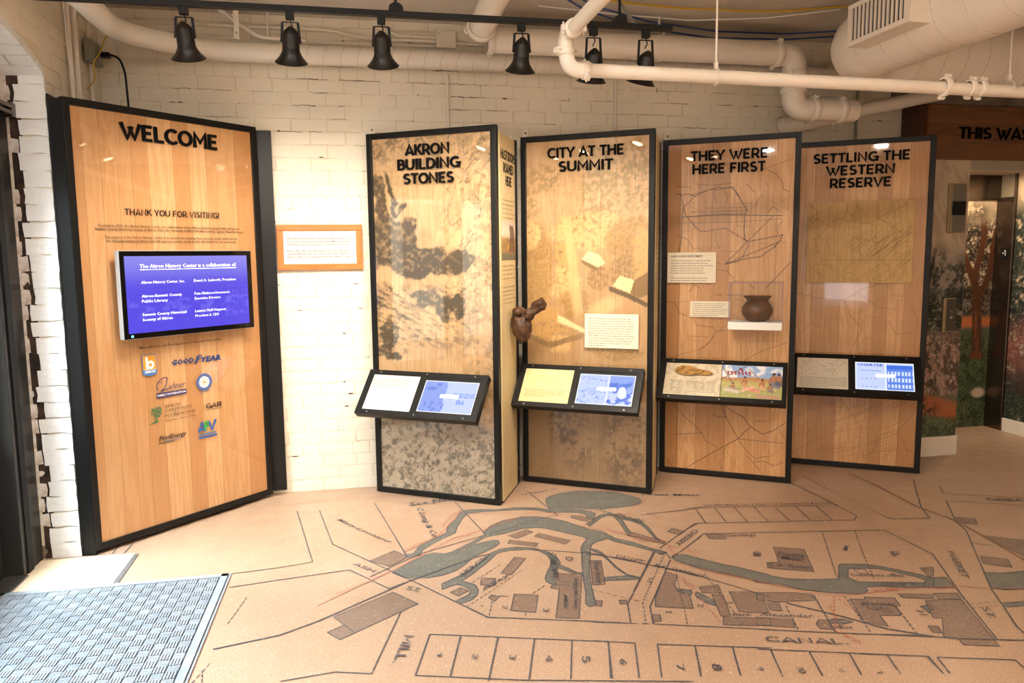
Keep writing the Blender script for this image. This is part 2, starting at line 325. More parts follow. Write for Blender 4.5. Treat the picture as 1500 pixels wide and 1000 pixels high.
M_CREAM = mat('cream_threshold', 'F3E2C4', .5, noise=('E2C6A0', 5, .5)); M_TAPE = mat('grey_tape', '6A6864', .6, noise=('55534F', 30, .6))

# ================================================================ SETTING
ZC = 3.2; WY = 5.305; LX = -1.57
def struct(mb, name, m, label, parent=None, **k):
    o = mb.build(name, m, parent, **k)
    if parent is None: o['kind'] = 'structure'; o['label'] = label
    return o
fl = struct(MB().box(-1.95, 9, -3.2, 6.05, -.12, 0), 'floor', M_FLOOR, 'tan sealed floor printed with an old town map')
struct(MB().box(-6, -1.95, -3.2, 6.05, -.16, -.03), 'floor', mat('pavement', 'B9B6B0', .8, noise=('9A9893', 5, .6)), 'grey pavement outside the door')
struct(MB().box(-1.95, 9, -3.2, 5.6, ZC, ZC + .2), 'ceiling', M_CEIL, 'pale painted concrete ceiling')
wb = struct(MB().box(LX - .35, 4.40, WY + .0030, WY + .3, 0, ZC), 'wall_back', M_MORTAR, 'long cream painted brick wall behind the panels')

struct(MB().box(-9.4, -9, -8, 14, -.1, 9), 'wall_street', mat('street_facade', 'C4BEB6', .9, noise=('A39B92', .8, .8)), 'grey building front across the street')
for wy_ in range(-7, 13, 2):
    for wz_ in (1, 4, 7): MB().box(-9.0, -8.97, wy_, wy_ + 1.1, wz_, wz_ + 1.7).build('window_pane', mat('street_window', '46505A', .2) if (wy_, wz_) == (-7, 1) else bpy.data.materials['street_window'], [o for o in bpy.data.objects if o.name == 'wall_street'][0])
struct(MB().box(-1.95, 9, -3.4, -3.2, 0, .6).box(-1.95, 9, -3.4, -3.2, 2.5, ZC).box(-1.95, -1.80, -3.4, -3.2, .6, 2.5).box(-.7, 3.0, -3.4, -3.2, .6, 2.5).box(4.4, 9, -3.4, -3.2, .6, 2.5), 'wall_front', M_PAINT, 'cream wall with two window openings behind the viewer')
# brick meshes
def brick_mesh(i, w, h, d, nx=3, nz=2, j=.008):
    r = random.Random(i); vs = []; fs = []
    for b in range(nz + 1):
        for a in range(nx + 1):
            ex = .004 if a in (0, nx) else 0; ez = .004 if b in (0, nz) else 0
            yy = (.0018 if (ex or ez) else 0) + r.uniform(-.0004, .0004)
            vs.append((w * a / nx + r.uniform(-j, j) * .5, yy, h * b / nz + r.uniform(-j, j) * .6))
    n = len(vs); idx = lambda a, b: b * (nx + 1) + a
    for b in range(nz):
        for a in range(nx): fs.append((idx(a, b), idx(a + 1, b), idx(a + 1, b + 1), idx(a, b + 1)))
    rim = [idx(a, 0) for a in range(nx + 1)] + [idx(nx, b) for b in range(1, nz + 1)] + [idx(a, nz) for a in range(nx - 1, -1, -1)] + [idx(0, b) for b in range(nz - 1, 0, -1)]
    for q in rim: vs.append((vs[q][0], d, vs[q][2]))
    for k in range(len(rim)): fs.append((rim[k], n + k, n + (k + 1) % len(rim), rim[(k + 1) % len(rim)]))
    return vs, fs
def brick_data(name, specs, m):
    out = []
    for i, (w_, h_) in enumerate(specs):
        vs, fs = brick_mesh(i + 3, w_, h_, .03); me = bpy.data.meshes.new(name); me.from_pydata(vs, [], fs); me.materials.append(m); out.append((me, vs, fs))
    return out
CH = .085
BF = brick_data('brick', [(.222, .079)] * 8, M_PAINT); BH = brick_data('brick', [(.105, .079)] * 5, M_PAINT)
def visible_score(x, y, z, nx_=0):
    d = Vector((x, y, z - EYE)); q = d.dot(fwd)
    if q < .3: return 0
    px = 750 + 1099.5 * d.dot(rt) / q; py = 500 - 1099.5 * d.dot(up) / q
    if not (-10 < px < 1510 and -10 < py < 1010): return 0
    return 1 / q
bl = []
rowi = 0; z = .004
while z < ZC - .02:
    header = abs(z - 2.78) < CH / 2 or abs(z - 1.93) < CH / 2 or abs(z - .23) < CH / 2 or abs(z - 1.08) < CH / 2
    x = LX + (0 if rowi % 2 else -.11); step = .114 if header else .231
    while x < 4.15:
        xx = max(x, LX); 
        if xx < x + step - .05: bl.append((x if x >= LX else LX, z, header or x < LX))
        x += step
    rowi += 1; z += CH
def score(b):
    x, z, hd = b; px_vis = z > 2.36 or (-.66 < x < .1 and z < 2.5)
    return visible_score(x, WY, z) * (3 if px_vis else (1 if x < .1 else .3)) * (1 if (z < 3.05) else .8) * (.75 if x > 2.2 else 1)
bl.sort(key=score, reverse=True)
rest = MB()
for i, (x, z, hd) in enumerate(bl):
    src = (BH if hd else BF); me, vs, fs = src[i % len(src)]
    dy = WY - .0012 + random.uniform(-.0008, .0008); dz = random.uniform(-.002, .002)
    if i < 300:
        o = bpy.data.objects.new('brick', me); COL.objects.link(o); o.parent = wb; o.location = (x, dy, z + dz); o.rotation_euler = (0, random.uniform(-.006, .006), 0)
    else: rest.add([(a + x, b + dy, c_ + z + dz) for a, b, c_ in vs], fs)
rest.build('brickwork', M_PAINT, wb, kind='stuff')
# chips and dark spots in the paint of the back wall
chips = MB()
for k in range(150):
    x = random.uniform(-1.4, 4.1); z = .004 + CH * random.randint(1, 36) + random.uniform(-.006, .003); wd = random.uniform(.006, .05); hh = random.uniform(.0015, .005)
    if random.random() < .2: wd, hh = hh * 1.3, wd * .5
    n = 7; pts = [(x + wd / 2 * math.cos(2 * PI * i / n) * random.uniform(.6, 1), z + hh * math.sin(2 * PI * i / n) * random.uniform(.6, 1.1)) for i in range(n)]
    chips.prism(pts, lambda a, b: (a, WY - .004, b), lambda a, b: (a, WY + .004, b))
for k in range(90):
    z = .004 + CH * random.choice([28, 29, 30, 31, 31, 32, 32, 33, 33, 34, 26, 20, 12]) - .003; x = random.uniform(-1.5, 4.0); pts = [(x, z)]
    for q in range(random.randint(3, 9)): x += random.uniform(.008, .03); pts.append((x, z + random.uniform(-.004, .004)))
    for q in ribbon(pts, random.uniform(.0015, .0035)): chips.add([(p.x, WY - .0035, p.y) for p in q], [(0, 1, 2, 3)])
chips.build('paint_chip', mat('chipped_paint', '7A5A3C', .9, noise=('3B2A1C', 40, .9)), wb, kind='stuff')

# left wall with arched opening (profile in Y,z)
YJ = 4.41; Y0 = 2.2; ZS = 2.585; RISE = .21; hc = (YJ - Y0) / 2; R_ = (hc * hc + RISE * RISE) / (2 * RISE); cyc = (YJ + Y0) / 2; czc = ZS + RISE - R_
arcp = []
for k in range(25):
    a = math.asin(hc / R_); t = a - 2 * a * k / 24; arcp.append((cyc + R_ * math.sin(t), czc + R_ * math.cos(t)))
prof = [(WY + .2, 0), (WY + .2, ZC), (Y0, ZC)] + arcp[::-1] + [(YJ, 0)]
lw = struct(MB().prism(prof, lambda y, z: (LX - .0035, y, z), lambda y, z: (LX - .36, y, z)), 'wall_left', M_MORTAR, 'cream painted brick side wall with an arched doorway')
struct(MB().box(LX - .36, LX, -3.2, Y0, 0, ZC), 'wall_left', M_PAINT, 'cream painted side wall nearer the viewer')
# painted face of left wall (bricks facing +X)
cnt = 0
for r_ in range(38):
    z = .004 + r_ * CH
    y = YJ + (0 if r_ % 2 else -.0)
    ys = []
    first = .11 if r_ % 2 else .225
    while y < WY - .02:
        wd = first if y == YJ else .225
        ys.append((y, min(wd, WY - y))); y += wd + .008
    if z > ZS - .02:
        y = YJ - .006
        while y > 3.6:
            y -= .233
            mid = y + .11; za = czc + math.sqrt(max(R_ ** 2 - (mid - cyc) ** 2, 0))
            if z > za + .02: ys.append((y, .225))
    for y, wd in ys:
        me, vs, fs = BF[cnt % 8]; o = bpy.data.objects.new('brick', me); COL.objects.link(o); o.parent = lw
        # local x -> -Y, local y(depth) -> -X
        o.rotation_euler = (0, 0, PI / 2); o.location = (LX + .001 + random.uniform(-.001, .001), y, z); o.scale = (wd / .222, 1, 1); cnt += 1
# jamb bricks facing the room (normal -Y), white column and rough column over a dark sheet that paints the shade of the voids
gap = MB().box(-1.75, LX - .125, YJ - .004, YJ + .02, 0, ZS + .02).build('dark_joint_sheet', M_DARKGAP, lw)
JW = brick_data('brick', [(.13, .083)] * 6, M_PAINT2); JR = brick_data('brick', [(.085, .078)] * 6, M_RAW)
z = 0; k = 0
while z < ZS + .02:
    me, vs, fs = JW[k % 6]; o = bpy.data.objects.new('brick', me); COL.objects.link(o); o.parent = lw
    off = random.choice([0, .012, -.008, .02]); o.location = (LX - .134 - off, YJ - .012 + random.uniform(-.002, .002), z); o.scale = ((.134 + off) / .13, 1, 1)
    me, vs, fs = JR[k % 6]; o = bpy.data.objects.new('brick', me); COL.objects.link(o); o.parent = lw
    g2 = random.choice([.010, .024, .034, .008, .018]); o.location = (LX - .148 - off - g2 - .065, YJ - .006 + random.uniform(-.006, .006), z + random.uniform(0, .006)); o.scale = (.9, 1, random.uniform(.9, .98)); o.rotation_euler = (0, random.uniform(-.04, .04), 0)
    if k == 0:
        o.data = o.data.copy(); o.data.materials[0] = mat('bare_brick', '8A7465', .9, noise=('4D3B30', 20, .8), bump=(40, 1))
    z += .0875; k += 1
# soffit bricks under the arch: courses run across the wall thickness
for k in range(22):
    a = math.asin(hc / R_); t0 = a - 2 * a * k / 24 * .98; t1 = t0 - 2 * a / 24 * .9; mb = MB(); j = random.uniform(-.003, .003)
    p = [(cyc + (R_ + q) * math.sin(t), czc + (R_ + q) * math.cos(t)) for t in (t0, t1) for q in (-.012 + j, .03)]
    split = LX - (.12 if k % 2 else .22)
    for x0, x1 in ((LX + .001, split + .006), (split - .002, LX - .35)):
        mb = MB().prism([p[0], p[1], p[3], p[2]], lambda y, z: (x0, y, z), lambda y, z: (x1, y, z)); mb.build('brick', M_PAINT2, lw, bevel=.004)
# doorway: tympanum, steel frame, glazed door
tym = MB().prism([(YJ, 2.40), (YJ, ZS)] + arcp + [(Y0, ZS), (Y0, 2.40)], lambda y, z: (-1.79, y, z), lambda y, z: (-1.86, y, z)).build('arch_infill', M_PAINT2, lw)
dr = struct(MB().box(-1.93, -1.87, 2.19, 2.34, 0, 2.4).box(-1.93, -1.87, 4.14, YJ, 0, 2.4).box(-1.93, -1.87, 2.34, 4.14, 2.28, 2.4).box(-1.86, -1.76, 4.16, YJ - .012, 0, 2.40).box(-1.86, -1.76, 2.25, 4.16, 2.30, 2.40).box(-1.86, -1.76, 2.22, 2.32, 0, 2.40), 'door_1', M_DOOR, 'black steel framed glazed entrance door', bevel=.004)
for y0_, y1_ in ((3.34, 4.15), (2.33, 3.33)):
    lf = MB().box(-1.875, -1.85, y1_ - .11, y1_, 0, 2.3).box(-1.875, -1.85, y0_, y0_ + .11, 0, 2.3).box(-1.875, -1.85, y0_ + .11, y1_ - .11, 2.19, 2.3).box(-1.875, -1.85, y0_ + .11, y1_ - .11, 0, .60).build('door_leaf', M_DOOR, dr, bevel=.003)
    MB().box(-1.866, -1.860, y0_ + .11, y1_ - .11, .60, 2.19).build('glass_pane', M_WINDOW, lf)
MB().box(-1.758, -1.752, 4.20, 4.26, 0, 2.3).build('door_stop', M_BLACK2, dr)
MB().box(-1.90, -1.74, 2.2, 4.16, 0, .012).build('threshold', M_STEEL, dr)
MB().box(-1.75, -1.715, 2.6, 4.40, 2.405, 2.425).box(-1.75, -1.715, 2.6, 4.40, 2.372, 2.392).box(-1.752, -1.712, 4.36, 4.40, 2.36, 2.435).build('door_closer', M_BRONZE, dr, bevel=.003)

# elevator front, header wall and alcove
EY = 5.108; EX = 4.18
def mural(u, v, part):
    """engraved landscape print, u metres along, v height"""
    n1 = fbm(u * 60, v * 60, 3, 3); n2 = fbm(u * 14, v * 14, 9, 4); n3 = vnoise(u * 160, v * 110, 5); n4 = fbm(u * 5, v * 5, 21, 3)
    img = np.ones((len(u), 3)) * LA('CDB89C'); img = lay(img, 'A8957C', sm(.45, .62, fbm((u + v * .5) * 30, (v - u * .6) * 7, 4, 3)) * .6)
    def leaf(c, mask, th, c2=None):
        nonlocal img
        img = lay(img, c, mask * sm(th, th + .12, .55 * n2 + .45 * n1))
        if c2: img = lay(img, c2, mask * sm(.66, .8, n3) * .8)
    if part == 'front':
        img = lay(img, '6E6C66', sm(1.75, 1.5, v) * .55)
        leaf('3B3A36', sm(1.7, 1.45, v + .25 * (n4 - .5)), .42, '8E8C7E'); img = lay(img, '7C8272', sm(1.42, 1.3, v) * sm(.5, .6, n4) * .6)
        leaf('22251F', sm(1.45, 1.2, v), .34, '6B725A')
        tr = sm(.02, .008, np.abs(u - .19 - .05 * np.sin(v * 4))) * sm(1.75, 1.5, v); img = lay(img, '2B2118', tr)
        leaf('9A7C6C', sm(1.05, .92, v) * sm(.42, .55, v), .38, 'D9B49E'); img = lay(img, '2A241F', sm(.5, .58, fbm(u * 35, v * 22, 44, 3)) * sm(1.05, .9, v) * sm(.4, .5, v) * .75)
        img = lay(img, '5F6A4B', sm(.5, .44, v)); img = lay(img, 'A5613C', blob(u, v, .28, .40, .4, .075, -.25, .4)); leaf('3B4533', sm(.34, .27, v), .4, '70785A')
        img = lay(img, '2A241F', sm(.52, .58, fbm(u * 30, v * 30, 47, 3)) * blob(u, v, .12, .38, .16, .1) * .9)
    elif part == 'back':
        img = lay(img, '4A545A', sm(1.55, 1.1, v) * .9); leaf('241E18', sm(.8, 1.1, v) * sm(2.1, 1.85, v + .3 * (n4 - .5)) * sm(.35, .65, u), .36, '9C8670')
        img = lay(img, 'B4683C', blob(u, v, .7, .98, .6, .05, 0, .5)); img = lay(img, '4A5A3F', sm(.95, .88, v)); leaf('29331F', sm(.92, .8, v), .45, '6E7A58')
        cx = .87 + .02 * np.sin(v * 3); wt = .045 + .05 * sm(.75, .6, v) + .02 * np.sin(v * 9) * 0
        img = lay(img, '4A2E1E', sm(wt + .012, wt, np.abs(u - cx)) * sm(.62, .66, v) * sm(1.2, 1.1, v)); img = lay(img, '7E4A2C', sm(.5, .6, fbm(u * 90, v * 9, 71, 3)) * sm(wt, wt - .02, np.abs(u - cx)) * sm(.62, .66, v) * sm(1.3, 1.1, v) * .8)
        for q, sl, w_ in ((-.30, -1, .035), (.02, .1, .03), (.30, 1, .03)): img = lay(img, '4B2B18', sm(w_ + .01, w_, np.abs(u - cx - (v - 1.12) * q - .03 * np.sin(v * 8 + q * 9))) * sm(1.05, 1.15, v) * sm(2.0, 1.8, v))
        img = lay(img, 'C9B7A0', blob(u, v, .93, .32, .07, .045, 0, .3))
    else:
        leaf('1F2420', sm(2.2, 1.9, v), .3, '59604F'); leaf('7A4C40', blob(u, v, .3, .75, .4, .25), .35, 'C08C7C'); img = lay(img, '3C2C20', blob(u, v, .35, .35, .3, .35) * .8); leaf('222A1E', sm(.4, .3, v), .3, '606B50')
    return np.concatenate([img, np.ones((len(u), 1))], 1)
ew = struct(MB().box(EX, 4.655, EY, WY + .3, 0, 2.325), 'wall_elevator', mat('plaster_side', 'B7AA96', .7, bump=(20, .2)), 'lift lobby wall printed with an engraved landscape')
grid_mesh('mural_print', 70, 300, lambda u, v: np.stack([EX + u, 0 * u + EY - .002, v], 1), lambda u, v: mural(u, v, 'front'), M_PIC, ew, (0, .473, .15, 2.325))
struct(MB().box(EX + .01, 4.665, EY - .02, EY - .003, 0, .158).box(4.657, 4.668, EY - .02, EY + .3, 0, .158), 'baseboard_elevator', M_BASE, 'white baseboard below the mural', bevel=.002)
bw = struct(MB().box(4.655, 5.72, 5.895, 6.05, 0, 2.6), 'wall_alcove', mat('alcove', '8F8371', .6), 'rear face of the lift alcove with a tree mural')
grid_mesh('mural_print', 110, 220, lambda u, v: np.stack([4.66 + u, 0 * u + 5.893, v], 1), lambda u, v: mural(u, v, 'back'), M_PIC, bw, (0, 1.03, .0, 2.1))
rw = struct(MB().box(5.69, 5.9, -.5, 6.05, 0, ZC), 'wall_right', mat('alcove_side', '8F8371', .6), 'right hand wall beside the lift alcove')
grid_mesh('mural_print', 120, 160, lambda u, v: np.stack([0 * u + 5.686, 5.70 - u, v], 1), lambda u, v: mural(u, v, 'right'), M_PIC, rw, (0, 1.4, .12, 2.3))
MB().box(5.672, 5.69, 3.6, 5.70, 0, .12).build('baseboard', M_BASE, rw, bevel=.002)
jb = tag(MB().box(5.672, 5.69, 5.70, 5.893, 0, 2.10).box(5.660, 5.69, 5.69, 5.705, 0, 2.3).box(4.655, 5.69, 5.87, 5.893, 2.08, 2.32).build('elevator_jamb', M_BRONZE, None, bevel=.002), 'dark polished metal lift door surround in the alcove', 'door frame')
lvl = thing('level_sign', 'small black plate reading -1 on the dark metal lift jamb', 'sign', (5.671, 5.768, 1.608), 0)
MB().box(-.004, 0, -.048, .048, -.048, .048).build('plate', M_BLACK2, lvl, bevel=.002)
mb = MB(); flat_stroke(mb, '-1', .05, lambda a, b: (-.0046, .03 - a, b - .025), .16); mb.build('numeral', mat('white_numeral', 'E8E8E8', .5), lvl)
struct(MB().box(4.655, 5.69, EY + .02, 5.9, 2.30, 2.33), 'ceiling_alcove', mat('alcove_soffit', 'A08F78', .7), 'beige soffit over the lift alcove')
struct(MB().box(4.655, 5.69, EY + .0, EY + .16, 2.255, 2.325), 'trim_1', mat('soffit_trim', 'A89A84', .6), 'beige strip under the walnut header')
# walnut header
hb = thing('header_board', 'walnut plank header with black raised letters above the lift', 'sign', (EX, EY, 2.325))
zz = 0
for i, hh in enumerate((.13, .145, .135)):
    MB().box(.09, 1.505, -.012, 0, zz, zz + hh - .002).build('plank', M_WALNUT, hb, bevel=.001); zz += hh
MB().box(.065, .09, -.014, .0, 0, .408).build('edge_strip', wood('walnut_edge', '7C4A24', '683A1A', '7C4A24'), hb)
MB().box(-.0, .065, -.004, .19, 0, .408).build('end_panel', wood('walnut_side', '4A2713', '3B1E0E', '55301A', vary=.3), hb)
MB().box(.065, 1.505, 0.0, .19, 0.002, .405).build('core', M_BLACK2, hb)
heading(hb, [('THIS WAS', .342, .342 + .64, .160, .086)], -.012, .012, M_LETTER, .17)
struct(MB().box(EX - .1, 5.7, EY + .0, WY + .1, 2.74, ZC), 'wall_header', mat('rough_concrete', '8B8172', .9, noise=('5C5348', 8, .7), bump=(18, 1)), 'rough grey concrete above the walnut header')

# ---------------------------------------------------------------- floor map prints
WATER=[[(0.11,3.793),(0.204,3.897),(0.303,3.99),(0.349,4.008),(0.404,3.981),(0.439,3.993),(0.47,4.02),(0.565,4.108),(0.665,4.207),(0.666,4.257),(0.726,4.35),(0.815,4.422),(0.938,4.456),(1.024,4.449),(1.094,4.408),(1.171,4.34),(1.238,4.242),(1.291,4.161),(1.352,4.11),(1.376,4.046),(1.389,3.995),(1.476,3.905),(1.544,3.794),(1.576,3.766),(1.602,3.723),(1.565,3.704),(1.531,3.761),(1.457,3.854),(1.371,3.942),(1.351,3.992),(1.307,3.971),(1.274,3.958),(1.235,3.928),(1.209,3.878),(1.179,3.779),(1.144,3.685),(1.104,3.551),(1.076,3.438),(1.059,3.358),(1.042,3.268),(1.033,3.218),(0.997,3.2),(0.988,3.239),(1.023,3.351),(1.046,3.458),(1.059,3.514),(1.074,3.571),(1.097,3.661),(1.133,3.787),(1.158,3.887),(1.192,3.954),(1.232,4.013),(1.214,4.054),(1.156,4.113),(1.085,4.185),(1.037,4.235),(0.981,4.255),(0.905,4.257),(0.774,4.198),(0.698,4.181),(0.659,4.168),(0.575,4.078),(0.497,4.015),(0.479,3.986),(0.417,3.944),(0.494,3.992),(0.588,4.076),(0.687,4.115),(0.726,4.109),(0.727,4.062),(0.691,4.012),(0.627,3.961),(0.542,3.889),(0.498,3.813),(0.438,3.744),(0.363,3.703),(0.286,3.686),(0.231,3.703),(0.169,3.714)],
[(1.161,4.719),(1.184,4.779),(1.219,4.818),(1.309,4.865),(1.428,4.881),(1.553,4.852),(1.675,4.791),(1.745,4.713),(1.784,4.628),(1.782,4.577),(1.744,4.521),(1.675,4.496),(1.588,4.487),(1.478,4.481),(1.38,4.51),(1.312,4.533),(1.245,4.528),(1.345,4.504),(1.394,4.449),(1.411,4.411),(1.38,4.349),(1.358,4.304),(1.331,4.334),(1.342,4.355),(1.342,4.411),(1.306,4.452),(1.227,4.477),(1.161,4.488),(1.153,4.536),(1.152,4.633)],
[(1.154,4.543),(1.052,4.613),(0.936,4.644),(0.812,4.629),(0.696,4.66),(0.608,4.658),(0.586,4.643),(0.525,4.493),(0.468,4.394),(0.45,4.293),(0.402,4.242),(0.332,4.176),(0.271,4.112),(0.246,4.044),(0.234,4.019),(0.191,4.018),(0.189,3.975),(0.229,3.977),(0.269,3.987),(0.288,4.054),(0.334,4.119),(0.412,4.201),(0.499,4.275),(0.527,4.384),(0.573,4.507),(0.615,4.591),(0.728,4.607),(0.847,4.599),(0.966,4.591),(1.042,4.566),(1.142,4.491)],
[(1.342,4.278),(1.384,4.337),(1.439,4.384),(1.492,4.397),(1.523,4.369),(1.54,4.299),(1.523,4.163),(1.511,4.043),(1.477,4.009),(1.504,4.219),(1.505,4.339),(1.479,4.359),(1.422,4.33),(1.372,4.273),(1.307,4.199),(1.299,4.253)],
[(1.524,4.324),(1.612,4.276),(1.645,4.195),(1.645,4.09),(1.629,3.935),(1.643,3.895),(1.615,3.919),(1.623,4.074),(1.619,4.167),(1.582,4.238),(1.525,4.28)],
[(0.349,3.601),(0.459,3.686),(0.527,3.76),(0.6,3.854),(0.653,3.93),(0.709,3.973),(0.802,3.988),(0.907,3.948),(0.967,3.876),(0.995,3.794),(0.995,3.727),(0.984,3.697),(1.017,3.643),(1.047,3.584),(1.076,3.571),(1.071,3.554),(1.03,3.572),(0.996,3.616),(0.965,3.66),(0.932,3.596),(0.903,3.519),(0.933,3.5),(0.998,3.467),(0.985,3.433),(0.888,3.471),(0.867,3.504),(0.868,3.547),(0.895,3.618),(0.932,3.69),(0.953,3.759),(0.951,3.835),(0.924,3.901),(0.863,3.938),(0.766,3.946),(0.686,3.924),(0.639,3.847),(0.58,3.767),(0.516,3.684),(0.45,3.613),(0.481,3.586),(0.51,3.552),(0.517,3.494),(0.504,3.442),(0.464,3.389),(0.408,3.367),(0.388,3.396),(0.44,3.433),(0.47,3.461),(0.479,3.501),(0.459,3.539),(0.421,3.579),(0.343,3.536)],
[(1.209,3.878),(1.239,3.846),(1.253,3.8),(1.261,3.697),(1.269,3.599),(1.29,3.504),(1.339,3.458),(1.337,3.436),(1.284,3.487),(1.257,3.602),(1.252,3.691),(1.241,3.785),(1.202,3.853)],
[(1.165,3.495),(1.285,3.489),(1.339,3.458),(1.337,3.436),(1.267,3.441),(1.152,3.454)],
[(1.599,3.656),(1.649,3.689),(1.685,3.675),(1.749,3.597),(1.818,3.52),(1.889,3.453),(1.992,3.34),(1.995,3.326),(2.051,3.28),(2.154,3.245),(2.304,3.218),(2.412,3.37),(2.44,3.378),(2.469,3.369),(2.557,3.344),(2.621,3.299),(2.693,3.222),(2.764,3.143),(2.767,3.12),(2.697,3.036),(2.566,3.062),(2.43,3.102),(2.373,3.104),(2.356,3.066),(2.327,3.052),(2.296,3.053),(2.2,3.078),(2.113,3.117),(2.038,3.163),(1.981,3.232),(1.882,3.272),(1.882,3.312),(1.814,3.375),(1.744,3.44),(1.682,3.497),(1.634,3.56),(1.602,3.614)],
[(2.693,3.091),(2.757,3.13),(2.838,3.121),(2.793,3.012),(2.704,3.023),(2.656,3.053)],
[(3.073,3.126),(3.14,3.101),(3.252,3.095),(3.31,3.098),(3.128,2.918),(3.005,2.934),(2.961,2.966),(3.012,3.047)],
[(2.872,2.822),(3.018,2.809),(2.979,2.771),(2.861,2.785)],
[(1.471,3.292),(1.529,3.262),(1.524,3.236),(1.506,3.212),(1.461,3.254)],
[(1.532,3.221),(1.55,3.238),(1.577,3.174),(1.589,3.133),(1.569,3.086),(1.543,3.116),(1.524,3.183)],
[(1.991,2.846),(2.032,2.853),(2.068,2.84),(2.091,2.808),(2.043,2.803),(1.994,2.818)],
[(2.485,2.873),(2.536,2.879),(2.531,2.844),(2.476,2.807),(2.487,2.841)]]
ISLAND=[(2.365,3.231),(2.42,3.306),(2.44,3.316),(2.567,3.286),(2.62,3.24),(2.692,3.156),(2.71,3.094),(2.68,3.089),(2.568,3.119),(2.461,3.144),(2.384,3.165),(2.366,3.199)]
BUILDINGS=[[(-0.002,3.973),(0.134,4.086),(0.207,3.98),(0.099,3.874)],
[(-0.174,3.363),(0.105,3.561),(0.215,3.409),(-0.075,3.192)],
[(-0.194,3.223),(-0.121,3.276),(-0.075,3.192),(-0.139,3.146)],
[(0.797,4.164),(0.923,4.237),(0.954,4.188),(0.837,4.105)],
[(0.795,4.097),(0.943,4.011),(0.918,3.964),(0.772,4.048)],
[(0.982,4.163),(1.132,4.011),(1.089,3.959),(0.946,4.119)],
[(0.772,3.849),(0.827,3.819),(0.709,3.627),(0.66,3.659)],
[(0.553,3.625),(0.623,3.605),(0.605,3.521),(0.536,3.547)],
[(0.378,3.494),(0.434,3.537),(0.469,3.496),(0.412,3.447)],
[(0.55,3.394),(0.57,3.424),(0.606,3.404),(0.573,3.351)],
[(0.68,3.411),(0.789,3.372),(0.737,3.203),(0.63,3.246)],
[(0.932,3.596),(1.066,3.558),(0.917,3.103),(0.816,3.135),(0.907,3.412),(0.869,3.433),(0.879,3.459),(0.9,3.455)],
[(1.159,3.715),(1.215,3.701),(1.141,3.413),(1.081,3.424)],
[(1.039,3.258),(1.073,3.25),(1.054,3.196),(1.024,3.208)],
[(1.255,4.415),(1.305,4.395),(1.377,4.316),(1.336,4.258),(1.238,4.368)],
[(1.518,4.061),(1.657,3.874),(1.629,3.842),(1.477,4.009)],
[(1.78,4.067),(1.831,3.998),(1.772,3.949),(1.727,4.016)],
[(1.929,3.932),(2.025,3.906),(2.011,3.832),(1.917,3.858)],
[(1.48,3.471),(1.505,3.481),(1.534,3.431),(1.479,3.34),(1.463,3.273),(1.5,3.213),(1.459,3.081),(1.295,3.137),(1.327,3.218)],
[(1.251,3.07),(1.285,3.058),(1.268,3.003),(1.231,3.004)],
[(1.585,3.286),(1.687,3.289),(1.659,3.199),(1.568,3.222)],
[(1.606,3.195),(1.659,3.186),(1.592,2.98),(1.546,2.982)],
[(1.554,2.975),(1.751,2.917),(1.716,2.856),(1.52,2.907)],
[(1.702,3.207),(1.809,3.179),(1.836,3.128),(1.773,2.966),(1.648,3.006)],
[(1.152,3.236),(1.187,3.23),(1.18,3.186),(1.145,3.199)],
[(2.207,3.667),(2.354,3.601),(2.234,3.32),(2.03,3.417),(2.063,3.482),(2.126,3.471)],
[(2.447,3.307),(2.503,3.288),(2.484,3.235),(2.444,3.26)],
[(1.825,3.168),(2,3.129),(2.07,3.092),(2.051,3.033),(1.864,3.058),(1.789,3.102)],
[(1.818,3.059),(1.87,3.042),(1.844,2.972),(1.793,2.988)],
[(1.699,2.94),(1.847,2.889),(1.814,2.817),(1.665,2.877)],
[(1.955,2.86),(1.994,2.846),(1.965,2.77),(1.917,2.785),(1.921,2.825)],
[(2.218,3.011),(2.284,2.992),(2.299,3.012),(2.43,2.974),(2.401,2.895),(2.38,2.899),(2.339,2.817),(2.247,2.836),(2.215,2.739),(2.14,2.799)],
[(2.477,3.008),(2.638,2.968),(2.604,2.928),(2.469,2.967)],
[(2.791,3.245),(2.867,3.238),(2.787,3.143),(2.762,3.147)],
[(3.537,3.85),(3.642,3.802),(3.57,3.708),(3.48,3.759)],
[(3.465,3.553),(3.653,3.436),(3.44,3.226),(3.442,3.342)],
[(3.215,3.308),(3.322,3.24),(3.257,3.147),(3.154,3.219)],
[(2.552,2.92),(2.722,2.891),(2.548,2.495),(2.412,2.537),(2.435,2.586),(2.384,2.613),(2.5,2.756),(2.461,2.763)],
[(2.645,2.975),(2.755,2.955),(2.727,2.896),(2.622,2.919)],
[(2.387,2.707),(2.427,2.696),(2.399,2.638),(2.364,2.654)]]
